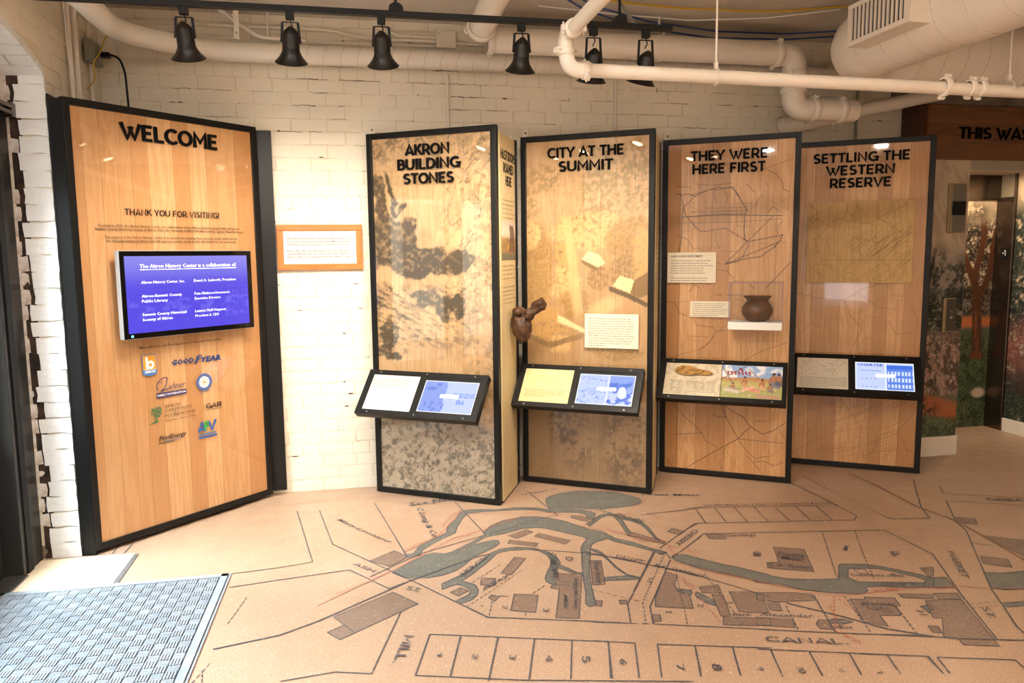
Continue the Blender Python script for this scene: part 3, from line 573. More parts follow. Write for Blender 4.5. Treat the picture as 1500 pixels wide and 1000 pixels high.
MAPLINES=[(9,'k',0,[(-0.453,4.892),(-0.305,4.026),(-0.481,3.987),(-0.713,3.961)]),
(9,'k',0,[(-0.311,4.868),(-0.208,4.261),(0.191,3.689),(0.248,3.607),(0.515,3.202),(0.677,3.157)]),
(9,'k',0,[(-0.698,3.792),(-0.463,3.828),(-0.108,3.877),(0.086,3.604),(0.201,3.675)]),
(9,'k',0,[(0.043,4.933),(0.197,3.996)]),
(9,'k',0,[(0.567,4.846),(0.67,4.225)]),
(9,'k',0,[(0.244,3.108),(0.159,2.797),(0.575,2.671),(1.201,2.525)]),
(9,'k',0,[(0.13,3.34),(-0.01,2.847),(-0.15,2.89),(-0.357,2.868)]),
(9,'k',0,[(0.244,3.108),(0.3,3.091),(0.678,2.973),(1.029,2.865)]),
(9,'k',0,[(-0.003,3.766),(0.276,4.011),(1.14,4.434),(1.175,4.417)]),
(9,'k',0,[(-1.409,4.39),(-1.411,4.525)]),
(9,'k',0,[(-1.346,4.379),(-1.34,4.545)]),
(13,'k',0,[(-0.661,3.179),(-0.398,3.241),(-0.24,3.335),(-0.144,3.409),(0.026,3.541),(0.201,3.675),(0.562,3.894),(0.656,3.924)]),
(9,'k',0,[(0.528,3.019),(0.433,2.697)]),
(9,'k',0,[(0.678,2.971),(0.587,2.669)]),
(9,'k',0,[(0.832,2.925),(0.746,2.641)]),
(9,'k',0,[(0.976,2.876),(0.905,2.612)]),
(9,'k',0,[(0.372,3.062),(0.291,2.758)]),
(9,'k',0,[(0.528,3.016),(0.438,2.713)]),
(9,'k',0,[(0.337,3.471),(0.517,3.206),(0.678,3.154),(0.911,3.083),(1.085,3.027)]),
(9,'k',0,[(0.883,3.935),(1.148,3.819),(1.317,3.705)]),
(9,'k',0,[(1.146,3.845),(1.298,3.724),(1.431,3.595),(1.532,3.507),(1.645,3.39)]),
(9,'k',0,[(1.978,4.106),(1.944,4.108),(1.584,3.787)]),
(9,'k',0,[(1.883,3.901),(1.669,3.711),(1.608,3.671)]),
(9,'k',0,[(1.534,3.752),(1.253,3.31)]),
(9,'k',0,[(1.086,4.957),(1.168,4.418)]),
(9,'k',0,[(1.538,3.743),(1.18,3.193),(1.127,3.011),(0.968,3.059)]),
(9,'k',0,[(1.579,3.626),(1.269,3.139),(1.222,2.983),(1.701,2.826)]),
(9,'k',0,[(1.194,3.802),(1.435,3.595),(1.584,3.475),(1.773,3.233),(1.863,3.108)]),
(9,'k',0,[(0.92,2.902),(1.084,2.846),(1.007,2.593)]),
(9,'k',0,[(0.979,2.881),(0.899,2.613)]),
(9,'k',0,[(1.094,2.578),(1.173,2.815),(1.621,2.685)]),
(9,'k',0,[(1.321,2.769),(1.245,2.551)]),
(9,'k',0,[(1.469,2.727),(1.396,2.523)]),
(9,'k',0,[(1.545,3.707),(1.592,3.725),(1.586,3.642)]),
(6,'k',1,[(1.592,3.725),(1.253,3.192),(1.194,2.999)]),
(6,'k',1,[(0.437,3.324),(0.78,3.677)]),
(6,'k',1,[(0.499,3.583),(0.687,3.773)]),
(6,'k',1,[(0.561,3.353),(0.52,3.205)]),
(6,'k',1,[(0.768,3.396),(0.858,3.477)]),
(6,'k',1,[(0.693,3.211),(0.679,3.159)]),
(6,'k',1,[(0.609,3.403),(0.673,3.379)]),
(6,'k',1,[(1.063,3.371),(1.25,3.193)]),
(6,'k',1,[(1.549,3.489),(1.364,2.935)]),
(6,'k',1,[(1.678,3.429),(1.606,2.881)]),
(6,'k',1,[(1.124,3.011),(1.222,2.983)]),
(9,'k',0,[(2.099,4.354),(1.864,4.335),(1.754,4.33),(1.677,4.321)]),
(9,'k',0,[(2.006,4.369),(2.067,4.371),(2.972,4.207),(2.976,4.024),(2.966,3.993),(2.913,3.942),(1.956,4.104),(1.853,4.024)]),
(9,'k',0,[(2.064,4.364),(2.011,4.101)]),
(9,'k',0,[(2.19,4.343),(2.138,4.079)]),
(9,'k',0,[(2.316,4.322),(2.265,4.058)]),
(9,'k',0,[(2.443,4.301),(2.392,4.036)]),
(9,'k',0,[(2.577,4.278),(2.523,4.014)]),
(9,'k',0,[(2.706,4.252),(2.65,3.986)]),
(9,'k',0,[(2.841,4.229),(2.781,3.964)]),
(9,'k',0,[(2.954,4.72),(2.98,4.206)]),
(9,'k',0,[(3.127,4.824),(3.128,4.146),(3.129,4.287),(3.138,3.906),(3.38,3.865),(3.463,4.04),(3.843,4.573)]),
(9,'k',0,[(1.743,3.777),(1.919,3.938),(2.858,3.774),(2.975,3.754),(2.988,3.382),(2.984,3.377),(2.762,2.936),(2.582,2.542),(2.712,2.508)]),
(8,'k',1,[(2.609,3.816),(2.3,3.224)]),
(8,'k',1,[(2.801,3.783),(2.606,3.432),(2.563,3.347),(2.467,3.164)]),
(8,'k',1,[(1.885,3.009),(1.812,2.784)]),
(8,'k',1,[(2.211,3.036),(2.102,2.7)]),
(8,'k',1,[(2.379,2.907),(2.286,2.642)]),
(15,'k',0,[(1.905,3.036),(2.072,2.867),(2.192,2.723),(2.345,2.619)]),
(9,'k',0,[(1.645,2.84),(1.955,2.739),(2.104,2.693),(2.345,2.619)]),
(9,'k',0,[(1.561,2.689),(2.2,2.489),(2.182,2.426)]),
(9,'k',0,[(1.611,2.671),(1.551,2.481)]),
(9,'k',0,[(1.757,2.623),(1.704,2.453)]),
(9,'k',0,[(1.908,2.576),(1.854,2.426)]),
(9,'k',0,[(2.049,2.531),(2.005,2.399)]),
(9,'k',0,[(2.076,3.083),(1.959,2.745)]),
(9,'k',0,[(3.913,4.402),(3.82,4.261),(4.277,4.051)]),
(9,'k',0,[(3.72,4.123),(4.148,3.924)]),
(9,'k',0,[(3.72,4.123),(3.501,3.8),(3.428,3.634),(3.136,3.222),(2.946,2.95),(2.876,2.826),(2.758,2.622),(2.721,2.517)]),
(9,'k',0,[(3.305,3.474),(3.402,3.41)]),
(9,'k',0,[(2.023,2.715),(2.287,2.645),(2.427,2.584),(2.709,2.505)]),
(9,'k',0,[(1.923,2.573),(2.205,2.489),(2.168,2.368)]),
(9,'k',0,[(2.234,2.475),(2.52,2.391),(2.498,2.309)]),
(9,'k',0,[(2.234,2.475),(2.194,2.364)]),
(9,'k',0,[(2.049,2.533),(2.004,2.398)]),
(22,'g',0,[(3.501,3.8),(3.447,3.465),(3.392,3.178)]),
(22,'g',0,[(3.501,4.816),(3.504,4.504),(3.457,4.082),(3.501,3.8)]),
(5,'k',1,[(2.72,2.843),(2.885,2.835)]),
(5,'k',1,[(2.697,2.804),(2.849,2.798)]),
(6,'k',1,[(-0.704,2.888),(-0.647,3.077)]),
(6,'k',1,[(-0.672,3.019),(-0.646,2.877)]),
(6,'k',1,[(-0.637,3.399),(-0.589,3.671)]),
(6,'r',0,[(-0.25,3.491),(0.113,3.818),(0.262,3.97),(0.492,4.206),(0.68,4.291),(0.949,4.469)]),
(6,'r',0,[(0.192,4.053),(0.403,4.261),(0.459,4.374),(0.585,4.667),(0.674,4.676)]),
(6,'r',0,[(0.956,4.499),(1.154,4.489),(1.201,4.424)]),
(6,'r',0,[(1.243,4.231),(1.429,4.067),(1.65,3.875),(1.628,3.667)]),
(6,'r',0,[(1.642,3.804),(1.785,3.691)]),
(6,'r',0,[(1.37,4.896),(1.531,4.897),(1.75,4.752),(1.797,4.639),(1.817,4.579),(1.748,4.509),(1.671,4.485),(1.747,4.332),(1.762,4.207)]),
(6,'r',0,[(1.56,3.613),(1.675,3.482),(1.807,3.362),(1.944,3.251)]),
(6,'r',0,[(1.886,3.279),(1.968,3.209),(2.031,3.14),(2.161,3.049),(2.307,3.046),(2.64,3.041)]),
(6,'r',0,[(2.644,3.038),(2.809,3.017),(2.955,2.96),(3.128,2.918)]),
(6,'r',0,[(1.523,4.369),(1.635,4.339)]),
(6,'r',1,[(1.531,3.417),(1.536,3.207),(1.52,2.918)]),
(6,'r',1,[(2.161,3.049),(1.967,2.757),(1.997,2.625)]),
(6,'r',1,[(1.205,3.239),(1.255,3.192)]),
(5,'g',0,[(-0.77,5.04),(-0.597,5.04),(0.394,5.021)]),
(5,'g',0,[(-0.691,5.098),(0.396,5.051)]),
(5,'g',0,[(1.005,5.092),(1.439,5.119)]),
(5,'g',0,[(2.062,5.034),(2.473,5.053)]),
(5,'g',0,[(4.281,5.026),(5.239,5.001)])]
MAPTEXT=[('MILL.', (0.136, 3.119), -1.8497, 0.229, 0.042, 's', 'k'), ('CANAL.', (1.625, 2.731), -0.2892, 0.34, 0.044, 's', 'k'), ('CHERRY', (1.885, 4.005), -2.3949, 0.274, 0.038, 's', 'k'), ('MARKET', (3.09, 3.397), -2.1122, 0.357, 0.035, 's', 'k'), ('ST.', (2.748, 2.805), -2.0192, 0.118, 0.031, 's', 'k'), ('ST.', (1.387, 3.439), -2.1736, 0.093, 0.023, 's', 'k'), ('ST.', (0.16, 3.575), -0.6934, 0.092, 0.04, 's', 'k'), ('GREE', (3.983, 4.061), -0.3034, 0.241, 0.053, 's', 'k'), ('VALLEY', (1.296, 3.717), -0.7427, 0.166, 0.044, 'f', 'k'), ('R.R. SWITCH.', (1.459, 3.57), -0.7879, 0.278, 0.03, 'f', 'k'), ('ASH', (-0.093, 3.934), -0.8675, 0.164, 0.03, 's', 'k'), ('Mary Leonard', (-0.199, 4.655), -0.9858, 0.547, 0.032, 'f', 'k'), ('C Long & Co', (0.305, 4.765), -1.4687, 0.54, 0.039, 'f', 'k'), ('See Plat', (0.268, 4.812), 0.1561, 0.29, 0.072, 'f', 'k'), ('by Summit Co', (1.03, 4.858), 0.2806, 0.292, 0.034, 'f', 'k'), ('Lewis Miller', (1.822, 4.681), -0.2807, 0.401, 0.038, 'f', 'k'), ('See Plat Book No 2 Page 116 Summit Co Records', (2.134, 4.379), -0.1783, 0.84, 0.033, 'f', 'k'), ('Dwellings', (2.02, 3.857), -0.1679, 0.18, 0.038, 'f', 'k'), ('O', (2.043, 3.579), -0.3948, 0.039, 0.05, 's', 'k'), ('Planing', (2.167, 3.549), -0.404, 0.142, 0.052, 'f', 'k'), ('Mills.', (2.156, 3.502), -0.4762, 0.107, 0.041, 'f', 'k'), ('D.W. Thomas', (2.046, 3.425), -0.3588, 0.205, 0.04, 'f', 'k'), ('I', (2.55, 3.542), -0.74, 0.031, 0.065, 's', 'k'), ('F', (2.762, 3.401), -0.2971, 0.051, 0.063, 's', 'k'), ('Collectors office.', (2.377, 3.223), -0.2361, 0.274, 0.036, 'f', 'k'), ('Lock 2.', (2.469, 3.099), -0.2111, 0.172, 0.034, 'f', 'k'), ('Electric', (2.231, 2.94), -0.2685, 0.155, 0.031, 'f', 'k'), ('Light', (2.231, 2.9), -0.2905, 0.101, 0.026, 'f', 'k'), ('Co.', (2.278, 2.852), -0.2402, 0.05, 0.029, 'f', 'k'), ('Office.', (1.966, 2.767), -0.221, 0.091, 0.032, 'f', 'k'), ('Park', (1.598, 2.973), -0.2829, 0.09, 0.03, 'f', 'k'), ('Alexander', (1.716, 2.944), -0.2915, 0.24, 0.03, 'f', 'k'), ('1', (0.26, 2.942), -1.7731, 0.04, 0.021, 's', 'k'), ('2', (0.403, 2.9), -1.9004, 0.04, 0.022, 's', 'k'), ('3', (0.55, 2.861), -1.8568, 0.035, 0.026, 's', 'k'), ('4', (0.693, 2.826), -1.8491, 0.051, 0.031, 's', 'k'), ('5', (0.837, 2.79), -1.9047, 0.052, 0.033, 's', 'k'), ('6', (0.978, 2.733), -1.8925, 0.041, 0.027, 's', 'k'), ('7', (1.186, 2.655), -1.8737, 0.05, 0.029, 's', 'k'), ('8', (1.322, 2.62), -1.8603, 0.049, 0.035, 's', 'k'), ('9', (1.485, 2.557), -1.6952, 0.024, 0.021, 's', 'k'), ('10', (1.635, 2.524), -1.7869, 0.042, 0.027, 's', 'k'), ('11', (1.782, 2.473), -1.4056, 0.024, 0.02, 's', 'k'), ('1', (1.923, 2.435), -1.8158, 0.021, 0.022, 's', 'k'), ('1', (0.502, 3.325), -1.7295, 0.025, 0.013, 's', 'k'), ('2', (0.601, 3.295), -1.8314, 0.031, 0.024, 's', 'k'), ('3', (0.782, 3.232), -1.9011, 0.037, 0.028, 's', 'k'), ('D', (1.037, 3.778), -1.7561, 0.049, 0.041, 's', 'k'), ('B', (2.052, 3.611), -2.0553, 0.043, 0.041, 's', 'k'), ('N', (2.434, 2.84), -1.9047, 0.052, 0.035, 's', 'k'), ('2', (1.492, 3.112), -1.8717, 0.03, 0.026, 's', 'k'), ('3', (1.643, 3.111), -1.8623, 0.031, 0.026, 's', 'k'), ('1', (1.323, 3.087), -1.9138, 0.03, 0.028, 's', 'k'), ('AKRON', (0.454, 3.642), 0.9008, 0.295, 0.035, 'f', 'k'), ('COMPANY', (0.97, 3.858), -1.775, 0.345, 0.035, 'f', 'k'), ('Alley', (0.534, 3.464), 0.7457, 0.231, 0.028, 'f', 'k'), ('Boiler House', (1.168, 3.689), -1.8204, 0.263, 0.036, 'f', 'k'), ('Mill', (0.911, 3.344), -1.8446, 0.152, 0.018, 'f', 'k'), ('Etching Machinery', (1.011, 3.515), -1.8515, 0.339, 0.022, 'f', 'k'), ('See Plat Bk', (1.429, 4.454), -0.9279, 0.349, 0.049, 'f', 'k'), ('Race', (2.448, 3.05), -0.1707, 0.059, 0.024, 'f', 'r'), ('~', (0.193, 4.071), 0.7544, 0.183, 0.03, 'z', 'r'), ('~', (0.439, 4.399), 1.1231, 0.252, 0.03, 'z', 'r'), ('~', (0.485, 4.15), 0.581, 0.199, 0.03, 'z', 'r'), ('~', (0.644, 4.575), -0.255, 0.266, 0.03, 'z', 'r'), ('~', (1.352, 4.161), -0.8154, 0.165, 0.03, 'z', 'r'), ('~', (1.482, 3.942), -0.7744, 0.129, 0.03, 'z', 'r'), ('~', (1.489, 3.941), -0.7854, 0.096, 0.03, 'z', 'r'), ('~', (1.689, 3.717), -0.7342, 0.11, 0.03, 'z', 'r'), ('~', (1.718, 3.414), -0.604, 0.121, 0.03, 'z', 'r'), ('~', (2.374, 3.055), -0.05, 0.06, 0.03, 'z', 'r'), ('~', (-0.164, 3.586), 0.6326, 0.33, 0.03, 'z', 'r'), ('~', (1.538, 3.401), -1.5145, 0.142, 0.03, 'z', 'r'), ('~', (2.162, 3.021), -1.6128, 0.119, 0.03, 'z', 'r'), ('~', (2.083, 2.974), -1.9992, 0.229, 0.03, 'z', 'r'), ('~', (2.674, 3.016), -0.1693, 0.119, 0.03, 'z', 'r'), ('~', (1.737, 4.572), 0.0873, 0.08, 0.03, 'z', 'r'), ('~', (2.383, 3.067), -0.1693, 0.119, 0.03, 'z', 'r'), ('~', (1.98, 2.722), -1.3973, 0.098, 0.03, 'z', 'r'), ('~', (1.449, 4.801), -2.8043, 0.082, 0.03, 'z', 'r')]
LINES3=[(5,0,[(0.089,2.063),(0.142,2.049),(0.176,2.057),(0.229,2.037),(0.312,2.076),(0.396,2.096),(0.43,2.082),(0.479,2.094),(0.532,2.021),(0.585,1.932),(0.575,1.889),(0.571,1.787),(0.578,1.728),(0.595,1.711)]),
(4,0,[(0.211,2.048),(0.329,2.08),(0.405,2.08),(0.43,2.085),(0.492,2.089)]),
(7,1,[(0.129,2.062),(0.145,1.979),(0.165,1.909),(0.219,1.84),(0.273,1.787),(0.341,1.792),(0.441,1.809),(0.493,1.779),(0.595,1.711),(0.448,1.555),(0.814,1.708)]),
(4,0,[(0.229,2.037),(0.15,1.962),(0.139,1.892),(0.14,1.752),(0.125,1.664),(0.118,1.647)]),
(5,0,[(0.139,1.892),(0.404,1.903),(0.587,1.894),(0.825,1.884)]),
(4,0,[(0.496,2.089),(0.523,2.042),(0.559,1.974),(0.59,1.923)]),
(4,1,[(0.123,1.853),(0.49,1.847),(0.826,1.863)]),
(4,0,[(0.595,1.711),(0.761,1.884)]),
(8,1,[(0.595,1.711),(0.7,1.728),(0.828,1.754),(0.813,1.72),(0.776,1.67),(0.78,1.675),(0.686,1.606),(0.564,1.587),(0.448,1.555)]),
(4,0,[(0.604,1.699),(0.578,1.63),(0.539,1.574),(0.465,1.557)]),
(3,0,[(0.371,2.079),(0.356,2.045),(0.383,1.993)]),
(3,0,[(0.43,2.069),(0.457,2.026),(0.447,1.976)]),
(3,0,[(0.091,1.77),(0.127,1.752),(0.18,1.735),(0.226,1.665)]),
(3,0,[(0.384,1.779),(0.377,1.727),(0.405,1.666),(0.41,1.663)]),
(3,1,[(0.623,2.175),(0.686,2.206),(0.881,2.262)]),
(3,0,[(0.706,2.206),(0.768,2.171),(0.814,2.112),(0.82,2.062),(0.865,2.045)]),
(3,0,[(0.581,2.109),(0.611,2.074),(0.637,2.049)]),
(3,0,[(0.707,2.114),(0.716,2.089)]),
(3,0,[(0.686,2.031),(0.655,1.998),(0.645,1.956)]),
(3,0,[(0.72,1.905),(0.758,1.947),(0.82,1.904)]),
(3,0,[(0.823,1.846),(0.793,1.813),(0.795,1.762)]),
(3,1,[(0.509,1.979),(0.62,1.973),(0.607,1.813),(0.524,1.817),(0.513,1.975)]),
(3,0,[(0.251,2.116),(0.362,2.109),(0.478,2.119)]),
(3,0,[(0.088,2.111),(0.157,2.105),(0.201,2.1)]),
(4,0,[(0.393,1.563),(0.423,1.555)]),
(3,0,[(0.395,1.515),(0.459,1.507),(0.511,1.456)]),
(4,0,[(0.721,1.38),(0.881,1.562)]),
(3,0,[(0.613,1.416),(0.652,1.378)]),
(3,1,[(0.1,0.878),(0.258,0.933),(0.318,0.963),(0.376,1.029),(0.417,1.076),(0.491,1.15)]),
(3,0,[(0.295,0.872),(0.284,0.935),(0.352,0.992),(0.391,1.074),(0.485,1.088)]),
(3,0,[(0.232,1.161),(0.26,1.113),(0.382,1.101),(0.391,1.079)]),
(3,0,[(0.033,1.275),(0.086,1.285),(0.114,1.25),(0.134,1.197),(0.187,1.181)]),
(4,1,[(0.595,0.869),(0.701,0.937),(0.881,1.008)]),
(3,0,[(0.199,1.352),(0.24,1.406),(0.276,1.38)]),
(3,0,[(0.092,0.533),(0.171,0.442),(0.252,0.377),(0.314,0.311),(0.335,0.262),(0.425,0.221)]),
(3,0,[(0.111,0.294),(0.309,0.321)]),
(4,0,[(0.441,0.536),(0.483,0.439),(0.565,0.296)]),
(4,0,[(0.46,0.538),(0.538,0.485),(0.596,0.46),(0.651,0.39),(0.61,0.351),(0.565,0.296),(0.491,0.248),(0.416,0.199),(0.195,0.045)]),
(4,0,[(0.651,0.39),(0.732,0.343),(0.805,0.375),(0.879,0.432)]),
(5,1,[(0.565,0.296),(0.669,0.292),(0.877,0.289)]),
(3,0,[(0.566,0.286),(0.626,0.212),(0.685,0.158),(0.722,0.172),(0.768,0.182)]),
(4,1,[(0.491,0.248),(0.464,0.194),(0.476,0.144),(0.429,0.108),(0.461,0.051)]),
(3,0,[(0.676,0.137),(0.751,0.145),(0.817,0.118),(0.88,0.15)]),
(3,0,[(0.036,0.116),(0.104,0.04)]),
(3,0,[(0.627,0.182),(0.727,0.062)]),
(3,0,[(0.845,0.384),(0.861,0.346),(0.879,0.338)]),
(3,0,[(0.376,0.465),(0.425,0.444),(0.482,0.46)])]
LINES4P=[(4,0,[(0.097,1.984),(0.161,1.938),(0.169,1.888),(0.133,1.837)]),
(4,0,[(0.367,1.985),(0.37,1.926),(0.404,1.891),(0.43,1.926),(0.431,1.985)]),
(3,0,[(0.161,1.676),(0.163,1.727),(0.243,1.817),(0.286,1.867),(0.35,1.877)]),
(4,0,[(0.566,1.983),(0.587,1.925),(0.576,1.886),(0.586,1.871),(0.662,1.924),(0.748,1.952),(0.756,1.967),(0.738,1.981)]),
(3,0,[(0.472,1.738),(0.533,1.709),(0.588,1.694),(0.647,1.749),(0.687,1.817),(0.72,1.846)]),
(3,0,[(0.157,1.747),(0.171,1.666),(0.207,1.616),(0.201,1.534)]),
(3,0,[(0.302,1.757),(0.314,1.697),(0.288,1.667)]),
(3,0,[(0.089,1.868),(0.18,1.928),(0.281,1.967)]),
(5,2,[(0.2,1.57),(0.807,1.57)]),
(4,2,[(0.689,1.773),(0.803,1.764)]),
(3,0,[(0.542,1.55),(0.661,1.651),(0.803,1.769)]),
(3,0,[(0.507,1.54),(0.591,1.63),(0.743,1.749),(0.808,1.827)]),
(3,0,[(0.469,1.559),(0.554,1.65),(0.607,1.67)]),
(3,0,[(0.446,1.965),(0.467,1.827),(0.465,1.629)]),
(3,0,[(0.083,1.807),(0.161,1.767)]),
(3,0,[(0.238,1.727),(0.272,1.627),(0.339,1.577)])]
LINES4=[(3,0,[(0.039,1.329),(0.205,1.286),(0.381,1.277),(0.49,1.359),(0.629,1.393)]),
(3,0,[(0.381,1.277),(0.416,1.168),(0.508,1.061),(0.444,0.931)]),
(3,0,[(0.036,1.087),(0.085,1.024),(0.155,1.108),(0.217,1.063)]),
(3,0,[(0.493,1.312),(0.611,1.222),(0.723,1.211)]),
(3,1,[(0.523,1.156),(0.672,1.147)]),
(3,0,[(0.673,1.132),(0.735,1.026),(0.843,1.047)]),
(3,0,[(0.083,1.362),(0.115,0.88)]),
(3,0,[(0.832,1.231),(0.865,1.14),(0.851,0.924)]),
(3,1,[(0.072,0.383),(0.249,0.465),(0.435,0.562)]),
(3,1,[(0.065,0.215),(0.402,0.38),(0.709,0.536)]),
(3,1,[(0.055,0.096),(0.32,0.257),(0.575,0.396),(0.821,0.53)]),
(3,0,[(0.395,0.51),(0.458,0.418),(0.521,0.326),(0.515,0.179),(0.565,0.07)]),
(3,0,[(0.592,0.106),(0.668,0.276),(0.778,0.319),(0.855,0.422)]),
(3,1,[(0.639,0.046),(0.758,0.189),(0.865,0.264)]),
(3,0,[(0.307,0.502),(0.352,0.473)]),
(3,0,[(0.778,0.319),(0.844,0.166),(0.9,0.157)]),
(3,1,[(0.046,0.28),(0.224,0.364),(0.34,0.44)])]

INKM = {'k': M_LINE, 'r': M_RED, 'g': M_GROOVE}
def closed_ribbon(mb, pts, w, z):
    for q in ribbon(list(pts) + [pts[0]], w): z = nz(); mb.add([(p.x, p.y, z) for p in q], [(0, 1, 2, 3)])
mb = MB()
for p in WATER: mb.add([(x, y, .0008 + .00002 * WATER.index(p)) for x, y in p], [tuple(range(len(p)))])
mb.build('map_water', M_WATER, fl)
MB().add([(x, y, .00125) for x, y in ISLAND], [tuple(range(len(ISLAND)))]).build('map_island', M_FLOOR, fl)
mb = MB()
for p in BUILDINGS: mb.add([(x, y, .0011 + .000004 * BUILDINGS.index(p)) for x, y in p], [tuple(range(len(p)))])
mb.build('map_building', M_BLDG, fl)
mbs = {'k': MB(), 'r': MB(), 'g': MB()}; ZL = [.0015]
def nz():
    ZL[0] += 2.5e-6; return ZL[0]
for p in WATER: closed_ribbon(mbs['k'], p, .006, .0015)
closed_ribbon(mbs['k'], ISLAND, .006, 0)
for p in BUILDINGS: closed_ribbon(mbs['k'], p, .005, .0016)
for w_, c, dash, pts in MAPLINES:
    if not dash:
        for q in ribbon(pts, w_ / 1350): zz = nz(); mbs[c].add([(p.x, p.y, zz) for p in q], [(0, 1, 2, 3)])
    else:
        for a, b in zip(pts[:-1], pts[1:]):
            a = Vector(a); b = Vector(b); n = max(1, int((b - a).length / .035))
            for i in range(n):
                p0 = a.lerp(b, i / n); p1 = a.lerp(b, (i + .62) / n)
                for q in ribbon([p0, p1], w_ / 1300): zz = nz(); mbs[c].add([(p.x, p.y, zz) for p in q], [(0, 1, 2, 3)])
for body, (ox, oy), an, ln_, h_, st, c in MAPTEXT:
    ca, sa = math.cos(an), math.sin(an)
    f = lambda a, b: (ox + a * ca - b * sa, oy + a * sa + b * ca, .0068)
    if st == 's': flat_stroke(mbs[c], body, h_, f, .15, fit=ln_)
    elif st == 'f': flat_text(mbs[c], body, f, width=ln_, cap=h_, bold=.012, shear=.25)
    else:
        n = max(6, int(ln_ / .012)); pts = [(ln_ * i / n, random.uniform(-.3, 1) * h_ * .55) for i in range(n + 1)]
        for q in ribbon(pts, .0035): mbs[c].add([f(p.x, p.y) for p in q], [(0, 1, 2, 3)])
for c, n in (('k', 'map_lines'), ('r', 'map_red_lines'), ('g', 'floor_groove')): mbs[c].build(n, INKM[c], fl)
# threshold slab, tape
th = tag(MB().box(-1.76, -1.285, 3.2, 4.37, 0, .004).build('threshold_slab', M_CREAM, None), 'cream threshold slab between the mat and the white brick jamb', 'floor slab')
tag(MB().prism([(-1.262, 4.35), (-1.245, 3.4), (-1.282, 3.4), (-1.285, 4.36)], lambda a, b: (a, b, .0055), lambda a, b: (a, b, 0)).build('tape_strip', M_TAPE, None), 'dark grey tape strip along the cream slab edge', 'tape')

# door mat
mt = thing('door_mat', 'grey rubber mat with basketweave ribs in the lower left corner', 'mat', (-1.79, 2.4, 0), 0)
MX, MY, MW, MH = 0, 0, 1.07, 1.545
MB().box(0, MW, 0, MH, .004, .011).build('base', M_RUBD, mt)
mb = MB().box(0, MW, MH - .035, MH, .0045, .0145).box(MW - .035, MW, 0, MH, .0045, .0145).box(0, .035, 0, MH, .0045, .0145).box(MW, MW + .012, 0, MH + .012, .004, .007).box(0, MW, MH, MH + .012, .004, .007)
mb.build('border', M_RUB, mt, bevel=.002)
mb = MB(); ni = 20; T_ = (MW - .078) / ni; nj = int((MH - .05) / T_)
for i in range(ni):
    for j in range(nj):
        x0 = .04 + i * T_; y0 = MH - .042 - (j + 1) * T_
        for k in range(4 if (i + j) % 2 else 5):
            if (i + j) % 2: s_ = (T_ - .002) / 4; mb.box(x0 + k * s_ + .0015, x0 + k * s_ + s_ - .003, y0 + .002, y0 + T_ - .002, .010, .0145)
            else: s_ = (T_ - .002) / 5; mb.box(x0 + .002, x0 + T_ - .003, y0 + k * s_ + .001, y0 + k * s_ + s_ - .0025, .010, .0142)
mb.build('ribs', M_RUB, mt, kind='stuff')

# ================================================================ DISPLAY PANELS
TH = math.radians(32.5)
PN = {'W': ((-1.489, 4.387), math.radians(44.9), 1.204)}
for i in range(4): PN['P%d' % (i + 1)] = ((.063 + 1.0475 * i, 5.188), -TH, .93)
def panel(key, label, z0, z1, edges, bm, inkf=None, fw=.038, glasscov=True):
    p0, a, W_ = PN[key]; r = thing('exhibit_stand', label, 'exhibit stand', (p0[0], p0[1], 0), a)
    D = .042
    MB().box(0, fw, 0, D, z0, z1).build('frame_stile', M_BLACK, r, bevel=.0025); MB().box(W_ - fw, W_, 0, D, z0, z1).build('frame_stile', M_BLACK, r, bevel=.0025)
    MB().box(fw, W_ - fw, 0, D, z1 - fw, z1).build('frame_rail', M_BLACK, r, bevel=.0025); MB().box(fw, W_ - fw, 0, D, z0, z0 + fw).build('frame_rail', M_BLACK, r, bevel=.0025)
    zb, zt = z0 + fw, z1 - fw
    for e0, e1 in zip(edges[:-1], edges[1:]):
        g = .0005; j = random.uniform(0, .0012)
        if inkf is None: MB().box(e0 + g, e1 - g, .014 + j, .030, zb, zt).build('board', bm, r, bevel=.0007)
        else:
            o = MB().box(e0 + g, e1 - g, .016, .030, zb, zt)
            nx = max(3, int((e1 - e0) / .0075)); nz = 300
            ob = grid_mesh('board', nx, nz, lambda u, v: np.stack([u, 0 * u + .0145 + j, v], 1), inkf, bm, r, (e0 + g, e1 - g, zb, zt))
            me = ob.data; n = len(me.vertices)
            # close the board with sides and back
            import bmesh
            b_ = bmesh.new(); b_.from_mesh(me); bmesh.ops.create_cube
            ed = [e for e in b_.edges if e.is_boundary]; res = bmesh.ops.extrude_edge_only(b_, edges=ed)
            for v in [q for q in res['geom'] if isinstance(q, bmesh.types.BMVert)]: v.co.y = .030
            b_.to_mesh(me); b_.free()
    MB().box(fw - .004, W_ - fw + .004, .030, .036, zb - .004, zt + .004).build('backing', M_BLACK2, r)
    if glasscov: MB().box(fw, W_ - fw, .004, .0075, zb, zt).build('acrylic_sheet', M_GLASS, r)
    return r
